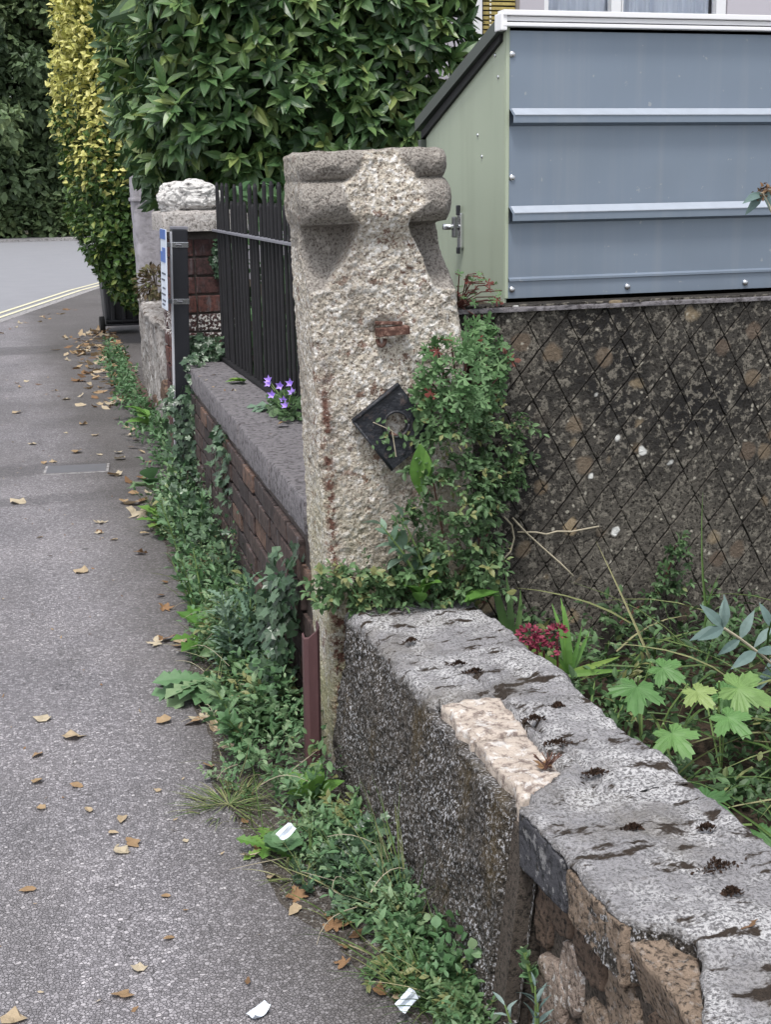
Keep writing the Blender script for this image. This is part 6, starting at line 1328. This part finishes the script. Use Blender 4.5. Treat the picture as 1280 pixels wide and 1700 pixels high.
def w2(x, y):
    return 'at the weed edge ' + ('beside the near wall' if y < 2.8 else ('below the gatepost' if y < 3.45 else ('by the sprawling dandelion' if y < 4.3 else ('below the brick wall middle' if y < 5.6 else ('near the sign post foot' if y < 7 else 'by the rough wall')))))
for x, y, L in [(.061, 7.005, .11), (.284, 5.585, .08), (.563, 4.559, .07), (.052, 3.975, .065), (.132, 3.803, .08), (.405, 3.831, .055), (.026, 3.703, .05), (.2, 3.048, .05), (.232, 3.08, .06), (-.028, 2.926, .045), (.278, 2.798, .028), (.261, 2.618, .03), (.186, 2.523, .04), (.143, 2.436, .055), (-.074, 2.423, .06), (.12, 3.46, .045), (.02, 3.52, .04), (.14, 3.30, .04), (.22, 3.22, .05), (.19, 3.15, .03), (.33, 3.36, .025), (.02, 3.35, .03), (.36, 3.05, .02)]:
    fallen(x, y, L, w1(x, y), G1, mi=rnd.choice([0, 1, 4, 5, 7, 7, 1]))
for i in range(22):
    y = rnd.uniform(5.2, 13); x = rnd.uniform(-.1 + .01 * y, .6); fallen(x, y, rnd.uniform(.03, .075) * (1 + .03 * y), w1(x, y), G1)
litter('leaf_fragments', 'tiny pale leaf fragments sprinkled over the open pavement tarmac', [(rnd.uniform(-.3, .55), rnd.uniform(2.3, 12), .004, rnd.uniform(.008, .02)) for i in range(130)])
for x, y, L in [(.742, 7.366, .11), (.731, 5.379, .08), (.532, 3.813, .085), (.50, 3.79, .08), (.563, 3.567, .07), (.547, 3.735, .07), (.575, 3.68, .065), (.60, 3.63, .055), (.484, 3.464, .06), (.395, 2.40, .03), (.549, 2.641, .045), (.568, 2.70, .055), (.624, 2.551, .07), (.66, 2.50, .06), (.526, 2.94, .06), (.50, 2.92, .05), (.55, 2.97, .045), (.644, 2.285, .06), (.689, 4.656, .07), (.47, 4.55, .06), (.51, 4.58, .075), (.545, 4.50, .06), (.56, 4.95, .06), (.56, 5.12, .06), (.60, 5.3, .05), (.68, 2.25, .05), (.60, 2.40, .04), (.62, 2.46, .03), (.66, 7.3, .10), (.70, 7.2, .12), (.62, 6.75, .12), (.68, 6.8, .13), (.64, 6.5, .14), (.60, 7.5, .11), (.70, 6.3, .10), (.52, 3.1, .04), (.53, 2.80, .05)]:
    fallen(x, y, L, w2(x, y), G2, .008, .4, rnd.choice([0, 3, 5, 8, 1, 2, 6]))
for i in range(20):
    y = rnd.uniform(5.5, 9.5); x = np.interp(y, [5.5, 7, 9.5], [.66, .70, .80]) + rnd.uniform(-.12, .1); fallen(x, y, rnd.uniform(.05, .09), w2(x, y), G2, .01, .4)
dl = []
for i in range(300):
    y = rnd.uniform(9.8, 15.2); x = 1.06 + rnd.gauss(-.10, .17) + .02 * (y - 10); x = min(x, 1.12 + .04 * max(0, y - 11)); L = rnd.uniform(.06, .12); z = rnd.uniform(.004, .05) * (x > .85) + .004
    if i < 120: fallen(x, y, L, 'in the drift ' + ('close before the bin' if y > 13.5 else ('mid-way to the bin' if y > 11.8 else 'by the timber board')), G3, z, .5)
    else: dl.append((x, y, z, L))
litter('leaf_drift', 'thick drift of brown fallen leaves along the pavement before the bin', dl)
for i in range(20):
    t_ = rnd.uniform(0, 1); fallen(-.25 + t_ * 1.2 + rnd.uniform(0, .25), 15.2 + t_ * 3.2, rnd.uniform(.05, .10), 'washed up beside the far kerb', G4, .004, .4)
fallen(1.00, 4.72, .075, 'resting alone on the dark coping', None, .742, .3, 0)
fallen(.955, 2.18, .045, 'curled on the pale broken stone', None, .504, .3, 6)
litter('coping_fragments', 'tiny brown leaf fragments on the dark coping', [(rnd.uniform(.9, 1.08), rnd.uniform(3.9, 6.3), .735, .02) for i in range(12)])
for i, (x, y, wh) in enumerate([(1.02, 1.56, 'shrivelled on the near wall top above the broken stone'), (1.10, 1.60, 'shrivelled on the near wall top centre'), (1.14, 1.54, 'shrivelled on the near wall top by the bed side')]): fallen(x, y, .045, wh, 'shrivelled leaves on the near wall top', .504, .3, 3)
def scrap(label, c, s, tilt):
    n = 7; X, Y = np.meshgrid(np.linspace(-1, 1, n), np.linspace(-.6, .6, n)); Z = .25 * np.sin(X * 2 + Y * 3) + .15 * np.sin(Y * 7) + .3 * X * X; V = np.c_[X.ravel(), Y.ravel(), Z.ravel()] * s
    R = np.array(Matrix.Rotation(tilt, 3, 'X') @ Matrix.Rotation(.6, 3, 'Z')); o = mesh_np('paper_scrap', V @ R.T + c, grid_faces(n, n), MAT['paper']); tag(o, label, 'litter')
scrap('crumpled white paper scrap lying on top of the green weeds', (.578, 2.86, .085), .022, .7); scrap('pale torn plastic scrap low in the weeds near the wall foot', (.672, 2.19, .04), .022, .9); scrap('flat white scrap on the tarmac near the last weeds', (.395, 2.29, .008), .022, .05)
sp = thing('red_moss_sprig', 'tiny red moss sprig beside the orange leaf on the pale stone', 'plant', (.955, 2.17, .5)); m = MB()
for i in range(14): m.tube([(.955 + rnd.uniform(-.01, .01), 2.17, .50), (.955 + rnd.uniform(-.03, .03), 2.17 + rnd.uniform(-.015, .015), .53)], .0013, 4)
m.build('stems', MAT['rust'], sp)
